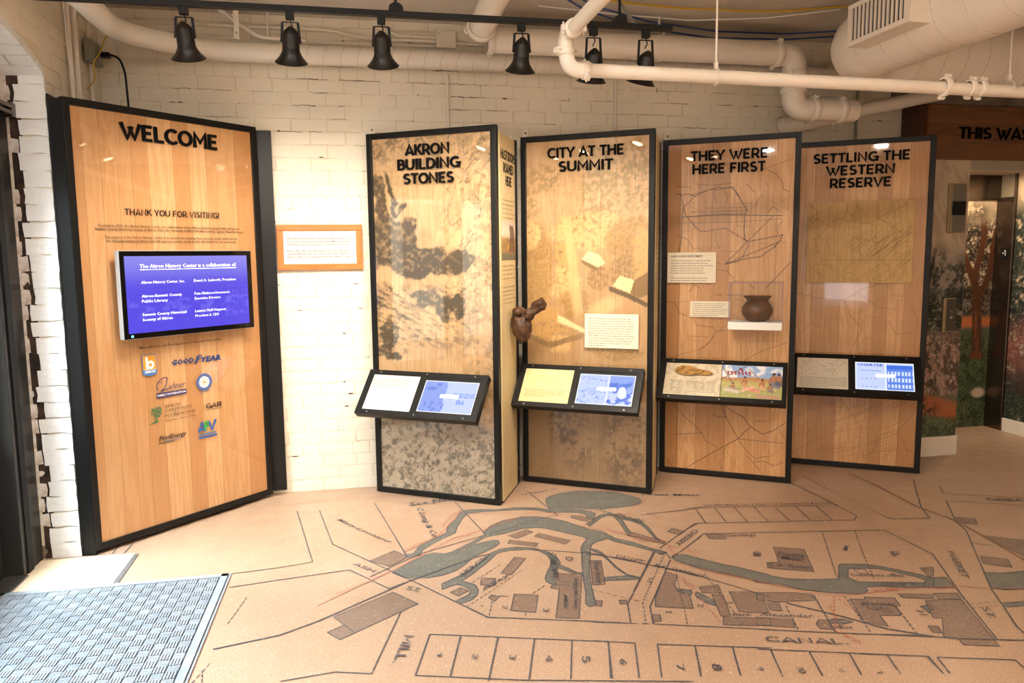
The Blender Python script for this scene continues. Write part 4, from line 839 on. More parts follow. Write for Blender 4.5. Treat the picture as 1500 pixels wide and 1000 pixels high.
# print patterns on wood
def rgba(img, al): return np.concatenate([img, np.clip(al, 0, 1)[:, None]], 1)
def ink1(s, z):
    n1 = fbm(s * 10, z * 8, 1, 5); n2 = fbm(s * 38, z * 46, 6, 4); n3 = fbm(s * 26 + z * 9, z * 30 - s * 8, 12, 4); rid = 1 - np.abs(2 * fbm(s * 17 + n1 * 2, z * 20 + n1 * 3, 31, 4) - 1)
    d = .10 + .25 * sm(.45, .75, n1) * n2 + 0 * s
    wob = .09 * (n1 - .5) * 2; g = fbm(s * 90 + z * 30, z * 50 - s * 40, 51, 3); st = fbm(s * 16 - z * 10, z * 70 + s * 30, 61, 3); tx = np.clip(.25 + 1.1 * n2 * (.5 + g) + .5 * (st - .45), 0, 1.3)
    def B(cx, cy, rx, ry, a, k=1.): return k * blob(s + wob, z + wob * .8, cx, cy, rx, ry, a, .12)
    m = B(.17, 1.74, .20, .16, -.35) + B(.30, 1.60, .26, .09, .0) + B(.50, 1.60, .22, .085, -.15) + B(.68, 1.62, .10, .075, .3, .9) + B(.52, 1.33, .20, .06, -.35) + B(.62, 1.27, .10, .06, .5, .9)
    m += B(.19, 2.07, .035, .15, .35) + B(.23, 1.98, .04, .06, .2) + B(.06, 2.03, .05, .15, 0) + B(.10, 1.93, .10, .02, -.2, .8) + B(.14, 1.13, .05, .10, .15, .8) + B(.11, 1.02, .08, .04, .2, .8) + B(.17, .97, .06, .045, 0, .9) + B(.08, 1.35, .08, .09, 0, .35)
    d += np.clip(m, 0, 1.1) * tx * .75
    d += .5 * sm(.50, .60, st) * sm(1.48, 1.40, z) * sm(1.0, 1.08, z) * sm(.9, .5, s) * (.3 + n2); d += .45 * sm(2.20, 2.38, z + .2 * (n1 - .5)) * sm(.45, .58, g * .4 + n2 * .6) * sm(.75, .3, s)
    d += .4 * sm(.93, .985, rid) * sm(1.1, 1.5, z) * sm(.45, .6, s) + .25 * sm(.5, .6, n3) * sm(.6, .8, s)
    low = sm(.74 - .35 * (s - .3) * sm(.3, .5, s) + .02, .66 - .35 * (s - .3) * sm(.3, .5, s), z)
    tex = sm(.40, .62, n3 * .6 + rid * .25 + n2 * .25); dl = .45 + .5 * tex
    img = np.ones((len(s), 3)) * LA('564A38'); n5 = fbm(s * 30 + n1 * 10 + n2 * 3, z * 44 + n3 * 9 - s * 12, 41, 5); tex = sm(.46, .60, n5 * .6 + n3 * .4); dl = .78 + .18 * tex
    img = lay(img, 'AA9F8B', low); img = lay(img, '4F4B3D', low * tex * (.6 + .5 * n2))
    return rgba(img, d * (1 - low) * 1.3 + low * dl)
def cells(x, y, seed):
    xi = np.floor(x); yi = np.floor(y); best = np.full(x.shape, 9.)
    for a in (-1, 0, 1):
        for b in (-1, 0, 1):
            cx = xi + a; cy = yi + b; h1 = vnoise(cx, cy, seed); h2 = vnoise(cx, cy, seed + 5); best = np.minimum(best, (x - cx - h1) ** 2 + (y - cy - h2) ** 2)
    return np.sqrt(best)
def poly_mask(x, y, P):
    c = np.zeros(x.shape, bool); n = len(P)
    for i in range(n):
        x0, y0 = P[i]; x1, y1 = P[(i + 1) % n]
        if y0 == y1: continue
        k = ((y0 > y) != (y1 > y)) & (x < (x1 - x0) * (y - y0) / (y1 - y0) + x0); c ^= k
    return c.astype(float)
def ink2(s, z):
    n1 = fbm(s * 9, z * 9, 2, 4); n2 = fbm(s * 45, z * 45, 8, 3); cl = cells(s * 34 + n2 * .8, z * 34 + n1 * 2, 3) * .6 + cells(s * 75, z * 75, 13) * .4; cl2 = cells(s * 16 + n1, z * 16, 7)
    img = np.ones((len(s), 3)) * LA('9A7440'); d = .12 + 0 * s
    tone = lambda c, a: None
    def put(c, a):
        nonlocal img, d
        al = a; img = lay(img, c, al); d = np.maximum(d, al * .8)
    put('A87E46', sm(2.0, 1.75, z) * .55); put('8C6836', sm(.5, .7, n2) * .35); put('8A6836', blob(s, z, .22, 1.5, .12, .35) * .5); put('7C5C2E', blob(s, z, .42, 1.25, .1, .2, .3) * .5)
    w1 = .05 * (n1 - .5) * 2
    trees = [(.60, 2.1, .16, .30, .3), (.75, 2.2, .18, .16, 0), (.78, 2.02, .16, .14, 0), (.18, 2.15, .13, .12, 0), (.08, 1.95, .06, .2, .2), (.5, 2.0, .10, .16, 0)]
    for cx, cy, rx, ry, a in trees: put('8C7A48', blob(s + w1, z + w1, cx, cy, rx, ry, a, .3) * sm(.42, .6, n2 * .6 + cl * .5) * .8)
    clumps = [(.50, 1.80, .27, .12, 0), (.78, 1.74, .17, .14, 0), (.32, 1.63, .10, .10, 0), (.30, 1.45, .13, .10, -.7), (.40, 1.30, .12, .10, -.6), (.55, 1.47, .09, .09, 0), (.72, 1.52, .09, .11, 0), (.12, 1.55, .12, .32, 0), (.20, 1.15, .14, .14, 0), (.08, 1.78, .06, .10, 0), (.70, .98, .20, .06, 0), (.85, 1.62, .08, .2, 0), (.28, 1.02, .08, .07, 0)]
    put('8F6A38', blob(s, z, .40, 1.35, .55, .55, 0, .5) * .55)
    for i, (cx, cy, rx, ry, a) in enumerate(clumps):
        b = blob(s + w1, z + w1, cx, cy, rx, ry, a, .18); c3 = ['E2B877', '94702F', 'C99C58'][i % 3] if i not in (5, 6) else '7E5F30'
        put(c3, b * sm(.75, .35, cl) * .9); put('5F4520', b * sm(.45, .8, cl) * .85)
    put('E2BC7E', sm(.05, .02, np.abs(s - .36 - .12 * (1.62 - z))) * sm(1.95, 1.85, z) * sm(1.15, 1.3, z) * .8); put('E6C488', blob(s, z, .6, 1.28, .12, .05, .4) * .7)
    put('F0D49C', poly_mask(s, z, [(.435, 1.60), (.48, 1.66), (.56, 1.63), (.60, 1.57), (.55, 1.545), (.50, 1.57)])); put('5A431F', poly_mask(s, z, [(.43, 1.60), (.50, 1.57), (.55, 1.545), (.55, 1.52), (.49, 1.54), (.43, 1.58)]) * .9)
    put('F0D49C', poly_mask(s, z, [(.65, 1.42), (.70, 1.49), (.80, 1.46), (.77, 1.37)])); put('7A5A2C', poly_mask(s, z, [(.80, 1.46), (.90, 1.52), (.93, 1.38), (.84, 1.34), (.77, 1.37)])); put('4E3A1C', poly_mask(s, z, [(.63, 1.42), (.77, 1.37), (.90, 1.30), (.90, 1.27), (.76, 1.335), (.63, 1.385)]))
    put('EED29A', poly_mask(s, z, [(.26, 1.22), (.46, 1.12), (.46, 1.09), (.26, 1.17)])); put('5B4322', poly_mask(s, z, [(.03, 1.05), (.20, .98), (.45, 1.06), (.45, 1.10), (.2, 1.02), (.03, 1.09)]) * .75); put('5B4322', sm(1.05, .9, z) * .3)
    low = sm(.62, .56, z); g = sm(.45, .6, n2 * .5 + n1 * .5)
    img = lay(img, '5C4A3A', low); low_shade = low * (.50 + .35 * g * (blob(s, z, .35, .42, .14, .3, .3) + blob(s, z, .75, .35, .16, .35)) + .15 * sm(.5, .2, s))  # lower part: print tone plus shadow and reflection put into the colour
    return rgba(img, d * (1 - low) * 1.15 + low_shade)
E8 = lambda: [.038] + [.038 + .854 * (i + random.uniform(-.15, .15)) / 8 for i in range(1, 8)] + [.892]
WE = [.038, .09, .185, .277, .359, .459, .612, .718, .834, .941, 1.038, 1.166]
pW = panel('W', 'tall beech panel headed WELCOME with a wall screen, at the left end', .022, 2.478, WE, M_WOOD)
p1 = panel('P1', 'oak panel headed AKRON BUILDING STONES with a printed rock ledge', 0.004, 2.44, E8(), M_WOODP, ink1)
p2 = panel('P2', 'oak panel headed CITY AT THE SUMMIT with a printed aerial view', 0.004, 2.44, E8(), M_WOODP, ink2)
p3 = panel('P3', 'oak panel headed THEY WERE HERE FIRST with a trail map', 0.004, 2.44, E8(), M_WOOD3)
p4 = panel('P4', 'oak panel headed SETTLING THE WESTERN RESERVE with a raised map', 0.004, 2.44, E8(), M_WOOD3)
# headings (raised letters)
heading(pW, [('WELCOME', .301, .911, 2.300, .088)], .004, .010, M_LETTER)
heading(pW, [('THANK YOU FOR VISITING!', .296, .899, 1.880, .036)], .004, .001, M_LETTER, .14)
HH = .068
heading(p1, [('AKRON', .295, .613, 2.284, HH), ('BUILDING', .233, .682, 2.193, HH), ('STONES', .275, .640, 2.101, HH)], .004, .009, M_LETTER)
heading(p2, [('CITY AT THE', .198, .728, 2.286, HH), ('SUMMIT', .276, .653, 2.194, HH)], .004, .009, M_LETTER)
heading(p3, [('THEY WERE', .197, .717, 2.281, HH), ('HERE FIRST', .210, .702, 2.190, HH)], .004, .009, M_LETTER)
heading(p4, [('SETTLING THE', .127, .768, 2.281, HH), ('WESTERN', .219, .675, 2.190, HH), ('RESERVE', .246, .654, 2.099, HH)], .004, .009, M_LETTER)
# welcome panel printing
YP = .0032
def PF(s0, z0, y=YP): return lambda a, b: (s0 + a, y, z0 + b)
mb = MB()
for tx, s0, s1, zb in (('Founded in 2023, the Akron History Center is a collaboration of the Akron-Summit County Public Library, the', .144, 1.043, 1.813), ('Summit County Historical Society of Akron, Ohio, the University of Akron Archives, and the Lighter Than Air Society.', .123, 1.072, 1.793),
                       ('The mission of the Akron History Center is to operate an enduring, free, museum-quality exhibit about', .172, 1.019, 1.750), ('the 200-year history of Akron that will inspire residents, young people, and visitors to our community.', .179, 1.014, 1.729), ('Major gifts from our Founding Sponsors have made this possible:', .329, .865, 1.120)):
    flat_text(mb, tx, PF(s0, zb), width=s1 - s0, bold=.01)
mb.build('printed_text', M_INK, pW)
C_ = lambda h, r=.5: mat('logo_ink_' + h, h, r)
BLU = C_('1F3C73'); ORG = C_('D9962F'); NAV = C_('2B2A66'); GRN = C_('3C7048'); BRN = C_('5A3A2A'); LBL = C_('3E74B5'); WHT = C_('F4F0EA'); BLK = C_('161214'); GR2 = C_('38A048'); SKY = C_('2F5FA8')
def poly(mb, pts, y=YP): mb.add([(a, y, b) for a, b in pts], [tuple(range(len(pts)))]); return mb
def disc(mb, cx, cz, r0, r1=0, y=YP, n=32, a0=0, a1=360):
    for i in range(n):
        t0, t1 = math.radians(a0 + (a1 - a0) * i / n), math.radians(a0 + (a1 - a0) * (i + 1) / n)
        mb.add([(cx + r * math.cos(t), y, cz + r * math.sin(t)) for r, t in ((r1, t0), (r0, t0), (r0, t1), (r1, t1))], [(0, 1, 2, 3)])
    return mb
# city badge
poly(MB(), [(.338, 1.08), (.424, 1.08), (.424, .968), (.381, .955), (.338, .968)]).build('badge_border', LBL, pW)
poly(MB(), [(.3415, 1.0765), (.4205, 1.0765), (.4205, .995), (.3415, .995)], YP - .0002).build('badge_field', ORG, pW)
mb = disc(MB(), .386, 1.022, .024, .010, YP - .0004); poly(mb, [(.358, 1.068), (.372, 1.068), (.371, .998), (.359, .998)], YP - .0004); poly(mb, [(.3415, .995), (.4205, .995), (.4205, .9925), (.3415, .9925)], YP - .0004)
flat_text(mb, 'AKRON', PF(.348, .975, YP - .0004), width=.066, cap=.013, bold=.04); mb.build('badge_letter', WHT, pW)
mb = MB(); flat_text(mb, 'GOOD', PF(.518, 1.001), width=.15, cap=.030, bold=.045, shear=.2); flat_text(mb, 'YEAR', PF(.712, .997), width=.143, cap=.030, bold=.045, shear=.2)
poly(mb, [(.668, .996), (.676, .985), (.690, 1.004), (.700, 1.030), (.735, 1.042), (.70, 1.042), (.684, 1.034), (.680, 1.016)]); poly(mb, [(.690, 1.012), (.716, 1.020), (.706, 1.024), (.692, 1.022)]); mb.build('printed_wordmark', BLU, pW)
mb = MB(); flat_text(mb, 'THE', PF(.425, .905), width=.03, cap=.008, shear=.3)
for q in ribbon([(.424, .862), (.416, .880), (.420, .905), (.440, .925), (.470, .936), (.486, .930), (.480, .905), (.466, .875), (.450, .858), (.438, .856), (.445, .862), (.47, .860), (.49, .868)], .005): poly(mb, [tuple(p) for p in q])
flat_text(mb, 'ehner', PF(.492, .862), width=.108, cap=.036, shear=.5); poly(mb, [(.411, .847), (.604, .847), (.604, .818), (.411, .818)]); mb.build('printed_script', NAV, pW)
mb = MB(); flat_text(mb, 'FAMILY FOUNDATION', PF(.416, .826, YP - .0003), width=.182, cap=.013, bold=.03); mb.build('printed_caption', WHT, pW)
disc(MB(), .728, .870, .054, .036).build('seal_ring', SKY, pW); disc(MB(), .728, .870, .036, 0).build('seal_centre', WHT, pW)
mb = MB()
for i in range(22):
    a = math.radians(i * 360 / 22 + 5); disc(mb, .728 + .045 * math.cos(a), .870 + .045 * math.sin(a), .0028, 0, YP - .0003, 6)
for a in (30, 75, 120, 165): 
    t = math.radians(a); 
    for q in ribbon([(.728 - .03 * math.cos(t), .870 - .03 * math.sin(t)), (.728 + .03 * math.cos(t), .870 + .03 * math.sin(t))], .003): poly(mb, [tuple(p) for p in q], YP - .0003)
mb.build('seal_marks', ORG, pW)
mb = MB(); flat_text(mb, 'Summit County Ohio', PF(.684, .806), width=.09); mb.build('printed_caption', LBL, pW)
mb = MB()
for k in range(60):
    a = random.uniform(0, 2 * PI); r = math.sqrt(random.random()) * .034; disc(mb, .402 + r * math.cos(a) * 1.05, .740 + r * math.sin(a), random.uniform(.002, .006), 0, YP - .00001 * k, 7)
poly(mb, [(.396, .725), (.406, .725), (.404, .690), (.418, .678), (.36, .669), (.36, .672), (.398, .686)]); mb.build('tree_emblem', GRN, pW)
mb = MB(); 
for tx, zb, w_ in (('AKRON', .752, .10), ('COMMUNITY', .724, .178), ('FOUNDATION', .694, .196)): flat_text(mb, tx, PF(.457, zb), width=w_, cap=.020)
flat_text(mb, 'ENRICHING LIVES SINCE 1955', PF(.457, .670), width=.198, cap=.009); mb.build('printed_wordmark', BRN, pW)
mb = MB(); flat_stroke(mb, 'GAR', .030, PF(.729, .700), .17, fit=.113); mb.build('printed_wordmark', BLK, pW)
mb = MB(); flat_text(mb, 'FOUNDATION', PF(.729, .685), width=.113, cap=.007); mb.build('printed_caption', M_INKG, pW)
mb = MB(); flat_stroke(mb, 'A', .062, PF(.668, .560), .24, fit=.052); flat_stroke(mb, 'V', .062, PF(.738, .560), .24, fit=.056); poly(mb, [(.667, .530), (.797, .530), (.797, .518), (.667, .518)]); flat_text(mb, 'MOHAWK VALLEY'[:0] + 'RESERVE LEARNING'[:0] + 'AKRON', PF(.67, .538), width=.001); mb.build('printed_emblem', SKY, pW)
mb = MB(); flat_stroke(mb, 'F', .055, PF(.712, .564), .26, fit=.034); mb.build('printed_emblem', GR2, pW)
poly(MB(), [(.672, .546), (.792, .546), (.792, .538), (.672, .538)]).build('printed_bar', LBL, pW)
mb = MB(); flat_text(mb, 'FirstEnergy', PF(.409, .563), width=.178, cap=.026, bold=.02, shear=.25); flat_text(mb, 'Foundation', PF(.408, .540), width=.098, cap=.013, bold=.02, shear=.2); mb.build('printed_wordmark', BLK, pW)
mb = MB()
for q in ribbon([(.44, .556), (.50, .551), (.56, .556)], .003): poly(mb, [tuple(p) for p in q])
mb.build('printed_swoosh', LBL, pW)
# flanges fixing the welcome panel to jamb and wall (local coordinates)
def wl(x, y):   # world -> local of welcome panel
    a = PN['W'][1]; dx, dy = x - PN['W'][0][0], y - PN['W'][0][1]; return (dx * math.cos(a) + dy * math.sin(a), -dx * math.sin(a) + dy * math.cos(a))
def flange(pts, z0, z1, name='mounting_flange'):
    return MB().prism([wl(*p) for p in pts], lambda a, b: (a, b, z0), lambda a, b: (a, b, z1)).build(name, M_BLACK, pW, bevel=.002)
flange([(-.642, 5.262), (-.548, 5.262), (-.548, 5.27), (-.65, 5.27)], .035, 2.462)
for z in (.12, 1.2, 2.35): MB().tube([Vector(wl(-.572, 5.2625)).to_3d() + Vector((0, 0, z)), Vector(wl(-.572, 5.257)).to_3d() + Vector((0, 0, z))], .010, 12).build('bolt', M_BLACK2, pW)
flange([(-1.556, 4.397), (-1.492, 4.392), (-1.486, 4.402), (-1.556, 4.405)], .0, 2.470)
flange([(-1.566, 4.396), (-1.556, 4.396), (-1.556, 4.50), (-1.566, 4.50)], .0, 2.49)

# screen on welcome panel
a = PN['W'][1]
def on_panel(key, s, z, off, name, label, cat, group=None):
    p0, a, W_ = PN[key]; x = p0[0] + s * math.cos(a) + off * math.sin(a); y = p0[1] + s * math.sin(a) - off * math.cos(a); return thing(name, label, cat, (x, y, z), a, group)
tv = on_panel('W', 0, 0, 0, 'wall_screen', 'wide wall screen showing a blue slide, mounted on the WELCOME panel', 'screen')
MB().box(.190, 1.050, -.088, -.045, 1.187, 1.682).build('casing', mat('screen_silver', 'B9B9B8', .35, metal=.5), tv, bevel=.008)
MB().box(.194, 1.046, -.0915, -.086, 1.191, 1.678).build('bezel', mat('gloss_bezel', '060606', .12), tv, bevel=.002)
MB().box(.42, .82, -.045, .003, 1.3, 1.58).build('wall_bracket', M_BLACK2, tv)
def tvimg(u, v):
    t = (v - 1.221) / (1.650 - 1.221); img = np.ones((len(u), 3)) * LA('4233DA'); img = lay(img, '8A86E6', sm(.45, 1.05, t)); hill = .62 + .06 * np.sin(u * 9 + 1) + .02 * fbm(u * 40, v * 40, 2, 3)
    img = lay(img, '5A50DE', sm(hill + .02, hill, t) * .5); wn = (np.sin(u * 190) > .2) & (np.sin(v * 190) > .2)
    img = lay(img, '6C63E4', wn * ((u > .86) & (t < .6) & (t > .25)) * .6); img = lay(img, '6C66E6', sm(.55, .65, fbm(u * 22, v * 40, 8, 3)) * sm(.5, .4, t) * sm(.1, .2, t) * .7)
    return np.concatenate([img, np.ones((len(u), 1))], 1)
grid_mesh('display', 90, 46, lambda u, v: np.stack([u, 0 * u - .0917, v], 1), tvimg, M_SCREEN, tv, (.219, 1.012, 1.221, 1.650))
mb = MB(); TF = lambda s, z: PF(s, z, -.0922)
flat_text(mb, 'The Akron History Center is a collaboration of:', TF(.306, 1.584), width=.626, cap=.021, bold=.006); MB().box(.306, .932, -.0922, -.0917, 1.573, 1.576).build('underline', M_WINK, tv)
for tx, s, z, w_, bd in (('Akron History Center, Inc.', .308, 1.496, .266, .004), ('Akron-Summit County', .306, 1.419, .245, .004), ('Public Library', .306, 1.390, .155, .004), ('Summit County Historical', .304, 1.315, .270, .004), ('Society of Akron', .304, 1.286, .180, .004),
                         ('David A. Lieberth, President', .635, 1.496, .290, 0), ('Pam Hickson-Stevenson,', .634, 1.419, .245, 0), ('Executive Director', .634, 1.390, .175, 0), ('Leianne Neff Heppner,', .632, 1.315, .215, 0), ('President & CEO', .632, 1.286, .160, 0)):
    flat_text(mb, tx, TF(s, z), width=w_, cap=.0155, bold=bd)
mb.build('slide_text', M_WINK, tv)
MB().box(.232, .245, -.0925, -.0915, 1.199, 1.212).build('status_light', mat('cyan_light', '66D6F0', .4, emit=1.2), tv)

# cards on panels
def card(key, s0, s1, z0, z1, label, lines, title=None, th=.006, cmat=None, grp='text cards on the panels'):
    r = on_panel(key, s0, z0, .0, 'text_card', label, 'sign', grp); W_, H_ = s1 - s0, z1 - z0
    MB().box(0, W_, -.004 - th, .0035, 0, H_).build('board_card', cmat or M_CARD, r, bevel=.001)
    mb = MB(); y = -.0045 - th; zz = H_ - H_ * .11; lh = (H_ * .86) / (len(lines) + (1.6 if title else 0))
    if title: flat_text(mb, title, lambda a, b: (W_ * .07 + a, y, zz - lh * .5 + b), width=W_ * .66, bold=.025); zz -= lh * 1.6
    for t in lines:
        if t: flat_text(mb, t, lambda a, b: (W_ * .07 + a, y, zz - lh * .6 + b), width=W_ * .86 * min(1, len(t) / max(len(q) for q in lines)), cap=lh * .46, bold=.015)
        zz -= lh
    mb.build('card_text', M_INK, r); return r
card('P2', .463, .835, .998, 1.231, 'cream text card low on the CITY AT THE SUMMIT panel', ['When the last glaciers retreated 12,000 years ago,', 'it left behind the hills and valleys that gave Akron', 'its unique topography. At 1,200 feet above sea level,', 'Akron sits astride one of the great watershed divides', 'in North America. The waters divide at the confluence', 'of the Tuscarawas River and the Ohio & Erie Canal at', 'Manchester Road - south to the Ohio River and the', 'Gulf of Mexico and north to Lake Erie and the Atlantic', 'Ocean. Here at Summit Lake, a sluice gate, lock, and', 'feeder connected the waterways to the Portage Lakes,', 'which were enlarged to provide water to the canal', 'locks through Akron.'])
card('P3', .045, .388, 1.422, 1.640, 'cream card headed LAND ACKNOWLEDGMENT on the trail map panel', ['We honor the First People to occupy this land that', 'we call Akron. Native American nations who were', 'stewards of this land before the arrival of the first', 'Europeans included the Haudenosaunee - the', 'Seneca and Cayuga, the Huron, the Shawnee,', 'the Ottawa, and the Lenni Lenape (Delaware).', '', 'These Indian nations were forcibly removed from', 'the land they sustained for hundreds of years.'], 'LAND ACKNOWLEDGMENT')
card('P3', .210, .490, 1.177, 1.291, 'small cream card just left of the clay pot case', ['This vessel is an Iroquois pot of a period found in the', 'Cuyahoga Valley at a farm once, on the west side of', 'the Portage. Its notched rim and rounded body show', 'the style. The cooks shaped clay and pots made by building', 'it in rings, with a smooth coat and patterns, by hand.', 'The pot was cooked over a fire. A round bottom sits best', 'among the coals. Summit County, Akron, Ohio'])
# map trail lines
def lines_mesh(par, D, y, m, name='map_line'):
    mb = MB()
    for w_, d, pts in D:
        if d == 0:
            for q in ribbon(pts, w_ / 1000): mb.add([(p.x, y, p.y) for p in q], [(0, 1, 2, 3)])
        else:
            for a, b in zip(pts[:-1], pts[1:]):
                a = Vector(a); b = Vector(b); n = max(1, int((b - a).length / .014))
                for i in range(n):
                    for q in ribbon([a.lerp(b, i / n), a.lerp(b, (i + .6) / n)], w_ / 1000): mb.add([(p.x, y, p.y) for p in q], [(0, 1, 2, 3)])
    return mb.build(name, m, par)
lines_mesh(p3, LINES3, .013, mat('trail_ink', '33261A', .6))
mb = MB()
for tx, s, z, w_, c_ in (('THE TRAIL BETWEEN THE CUYAHOGA', .29, 1.945, .30, .010), ('THE CUYAHOGA and TUSCARAWAS RIVERS', .20, 1.920, .40, .012), ('or THE PORTAGE PATH', .24, 1.893, .33, .016), ('THE CROSSING PLACE', .42, 1.640, .13, .008), ('THE CHESTNUT', .38, 1.33, .20, .010), ('INDIAN VILLAGE', .22, 1.03, .12, .008), ('D', .77, .53, .022, .024), ('CAMP', .55, .545, .04, .010), ('LAMPSON', .68, .43, .06, .010)):
    flat_text(mb, tx, PF(s, z, .0129), width=w_, cap=c_, bold=.01)
mb.build('map_lettering', mat('trail_lettering', '6B5136', .6), p3)
lines_mesh(p4, LINES4, .013, mat('faint_map_ink', '7E5D3A', .6))
pl = on_panel('P4', 0, 0, 0, 'map_plate', 'raised yellowish map plate on the SETTLING panel', 'map')
MB().box(.103, .812, -.012, .0035, 1.405, 1.998).build('plate', wood('yellow_plate', 'C7A266', 'B99457', 'B48F52', vary=0), pl, bevel=.001)
lines_mesh(pl, [(w_ * .75, d, [(min(max(a, .108), .807), min(max(b, 1.41), 1.992)) for a, b in p]) for w_, d, p in LINES4P], -.0124, mat('plate_ink', '7A6334', .6))
def squiggles(n, s0, s1, z0, z1, step, seed, slope=None):
    r = random.Random(seed); out = []
    for _ in range(n):
        x, z = r.uniform(s0, s1), r.uniform(z0, z1); a = r.uniform(0, 2 * PI) if slope is None else slope + r.uniform(-.1, .1); pts = [(x, z)]
        for k in range(r.randint(4, 12)):
            a += r.uniform(-.5, .5) * (1 if slope is None else .2); x += math.cos(a) * step; z += math.sin(a) * step
            if not (s0 < x < s1 and z0 < z < z1): break
            pts.append((x, z))
        if len(pts) > 2: out.append((1.9, 0, pts))
    return out
lines_mesh(pl, squiggles(60, .108, .806, 1.41, 1.992, .018, 5) + squiggles(34, .35, .806, 1.41, 1.8, .03, 8, .7), -.0126, bpy.data.materials['plate_ink'], 'map_detail')
lines_mesh(p4, squiggles(70, .045, .885, .06, 1.39, .022, 11) + squiggles(30, .045, .885, .06, .55, .04, 12, .42), .0128, mat('fine_map_ink', '9A754A', .6), 'map_detail')
lines_mesh(p3, squiggles(60, .045, .885, .06, 2.15, .02, 15), .0127, mat('fine_trail_ink', '8A6840', .6), 'map_detail')
# display case with clay pot
cs = on_panel('P3', .493, 1.11, 0, 'display_case', 'clear acrylic case on a white shelf fixed to the trail map panel', 'display case')
MB().box(0, .352, -.20, .0035, 0, .052).build('shelf', M_WHITE, cs, bevel=.002)
for b_ in ((.002, .006, -.197, -.193), (.346, .350, -.197, -.193)): MB().box(*b_, .052, .322).build('case_edge', mat('mauve_edge', '8E6F8E', .3), cs)
MB().box(.002, .350, -.197, -.193, .320, .324).build('case_edge', bpy.data.materials['mauve_edge'], cs)
mb = MB().box(.004, .008, -.195, -.004, .052, .322).box(.344, .348, -.195, -.004, .052, .322).box(.008, .344, -.195, -.191, .052, .322).box(.008, .344, -.191, -.004, .318, .322); mb.build('acrylic_box', M_GLASSB, cs)
pt = on_panel('P3', .493 + .185, 1.1625, .10, 'clay_pot', 'round brown clay pot with a notched rim inside the clear case', 'pot')
pr = [(0, 0), (.05, 0), (.075, .012), (.098, .045), (.104, .075), (.096, .105), (.078, .128), (.068, .140), (.072, .150), (.088, .165), (.090, .171), (.083, .172), (.066, .156), (.060, .142), (.07, .125), (.088, .10), (.094, .075), (.088, .045), (.06, .02), (0, .012)]
MB().lathe(pr, n=32).build('body', M_POT, pt, smooth=True)
mb = MB()
for k in range(20):
    a_ = 2 * PI * k / 20; mb.lathe([(0, -.004), (.006, -.003), (.007, .002), (0, .006)], Matrix.Translation((.086 * math.cos(a_), .086 * math.sin(a_), .171)), 6)
mb.build('rim_notch', M_POT, pt, smooth=True, kind='stuff')

# side panels between the big ones
def side_panel(i, label, full):
    p0 = Vector((.882 + 1.0475 * i, 4.745)); p1 = Vector((1.073 + 1.0475 * i, 5.150)); d = p1 - p0; a = math.atan2(d.y, d.x); W_ = d.length
    r = thing('exhibit_wing', label, 'exhibit stand', (p0.x, p0.y, 0), a)
    # local -Y faces camera side
    MB().box(.0, W_ - .05, 0, .022, .012, 2.405).build('board', M_SIDE, r, bevel=.001); MB().box(W_ - .05, W_, -.006, .03, .008, 2.41).build('mounting_flange', M_BLACK, r, bevel=.002)
    MB().box(.0, W_, .003, .02, .0, .012).build('foot_strip', M_BLACK2, r)
    for z in (.12, 1.55, 2.30): MB().tube([(W_ - .025, -.006, z), (W_ - .025, -.010, z)], .007, 10).build('bolt', M_STEEL, r)
    if full:
        heading(r, [('MASTODONS', .02, .405, 2.245, .062), ('ROAMED', .085, .345, 2.165, .062), ('HERE', .14, .30, 2.085, .062)], 0, .0018, M_LETTER, .15)
        mb = MB(); q = ['When glaciers covered this land,', 'mastodons roamed the forests and', 'swamps of what is now Summit', 'County. They stood ten feet tall and', 'browsed on spruce and pine trees.', 'Bones are found in old lake beds.']
        for k, t in enumerate(q): flat_text(mb, t, PF(.04, 1.985 - k * .028, -.0006), width=.36 * len(t) / 36, cap=.011)
        for k in range(4): flat_text(mb, q[k], PF(.04, 1.56 - k * .028, -.0006), width=.36 * len(q[k]) / 36, cap=.011)
        for k in range(5): flat_text(mb, q[k], PF(.04, 1.42 - k * .026, -.0006), width=.36 * len(q[k]) / 36, cap=.011)
        mb.build('printed_text', M_INKG, r)
        def pic(u, v):
            n = fbm(u * 60, v * 60, 5, 4); img = np.ones((len(u), 3)) * LA('DCCBB4'); img = lay(img, 'B9A58C', sm(1.80, 1.86, v) * n); img = lay(img, '7C6034', sm(1.77, 1.73, v + .04 * (n - .5)) * .9); img = lay(img, 'C28E34', sm(.55, .65, n) * sm(1.77, 1.73, v) * sm(1.63, 1.66, v)); img = lay(img, '6F6A55', sm(1.66, 1.63, v))
            m_ = np.maximum(blob(u, v, .30, 1.775, .065, .055, 0, .15), blob(u, v, .255, 1.80, .028, .035, 0, .15))
            for c_ in (.25, .275, .325, .35): m_ = np.maximum(m_, ((np.abs(u - c_) < .011) & (v < 1.77) & (v > 1.655)).astype(float))
            img = lay(img, '5A3A26', m_ * (.75 + .25 * n)); img = lay(img, 'D9CDB8', ((np.abs(u - .232 - .3 * (1.80 - v) ** 1) < .005) & (v < 1.80) & (v > 1.745)) * 1.)
            return np.concatenate([img, np.ones((len(u), 1))], 1)
        grid_mesh('printed_photo', 60, 56, lambda u, v: np.stack([u, 0 * u - .0008, v], 1), pic, M_PIC, r, (.02, W_ - .052, 1.60, 1.86))
    elif full is False:
        mb = MB()
        for k in range(22): flat_text(mb, 'the glacier left the summit here', PF(.06, 1.98 - k * .035, -.0006), width=.34, cap=.012)
        mb.build('printed_text', M_INKG, r); heading(r, [('LAKE', .16, .33, 2.17, .062)][:0], 0, .006, M_LETTER)
    return r
side_panel(0, 'narrow pale side panel headed MASTODONS ROAMED HERE', True)
side_panel(1, 'narrow pale side panel between the CITY and THEY WERE panels', False)
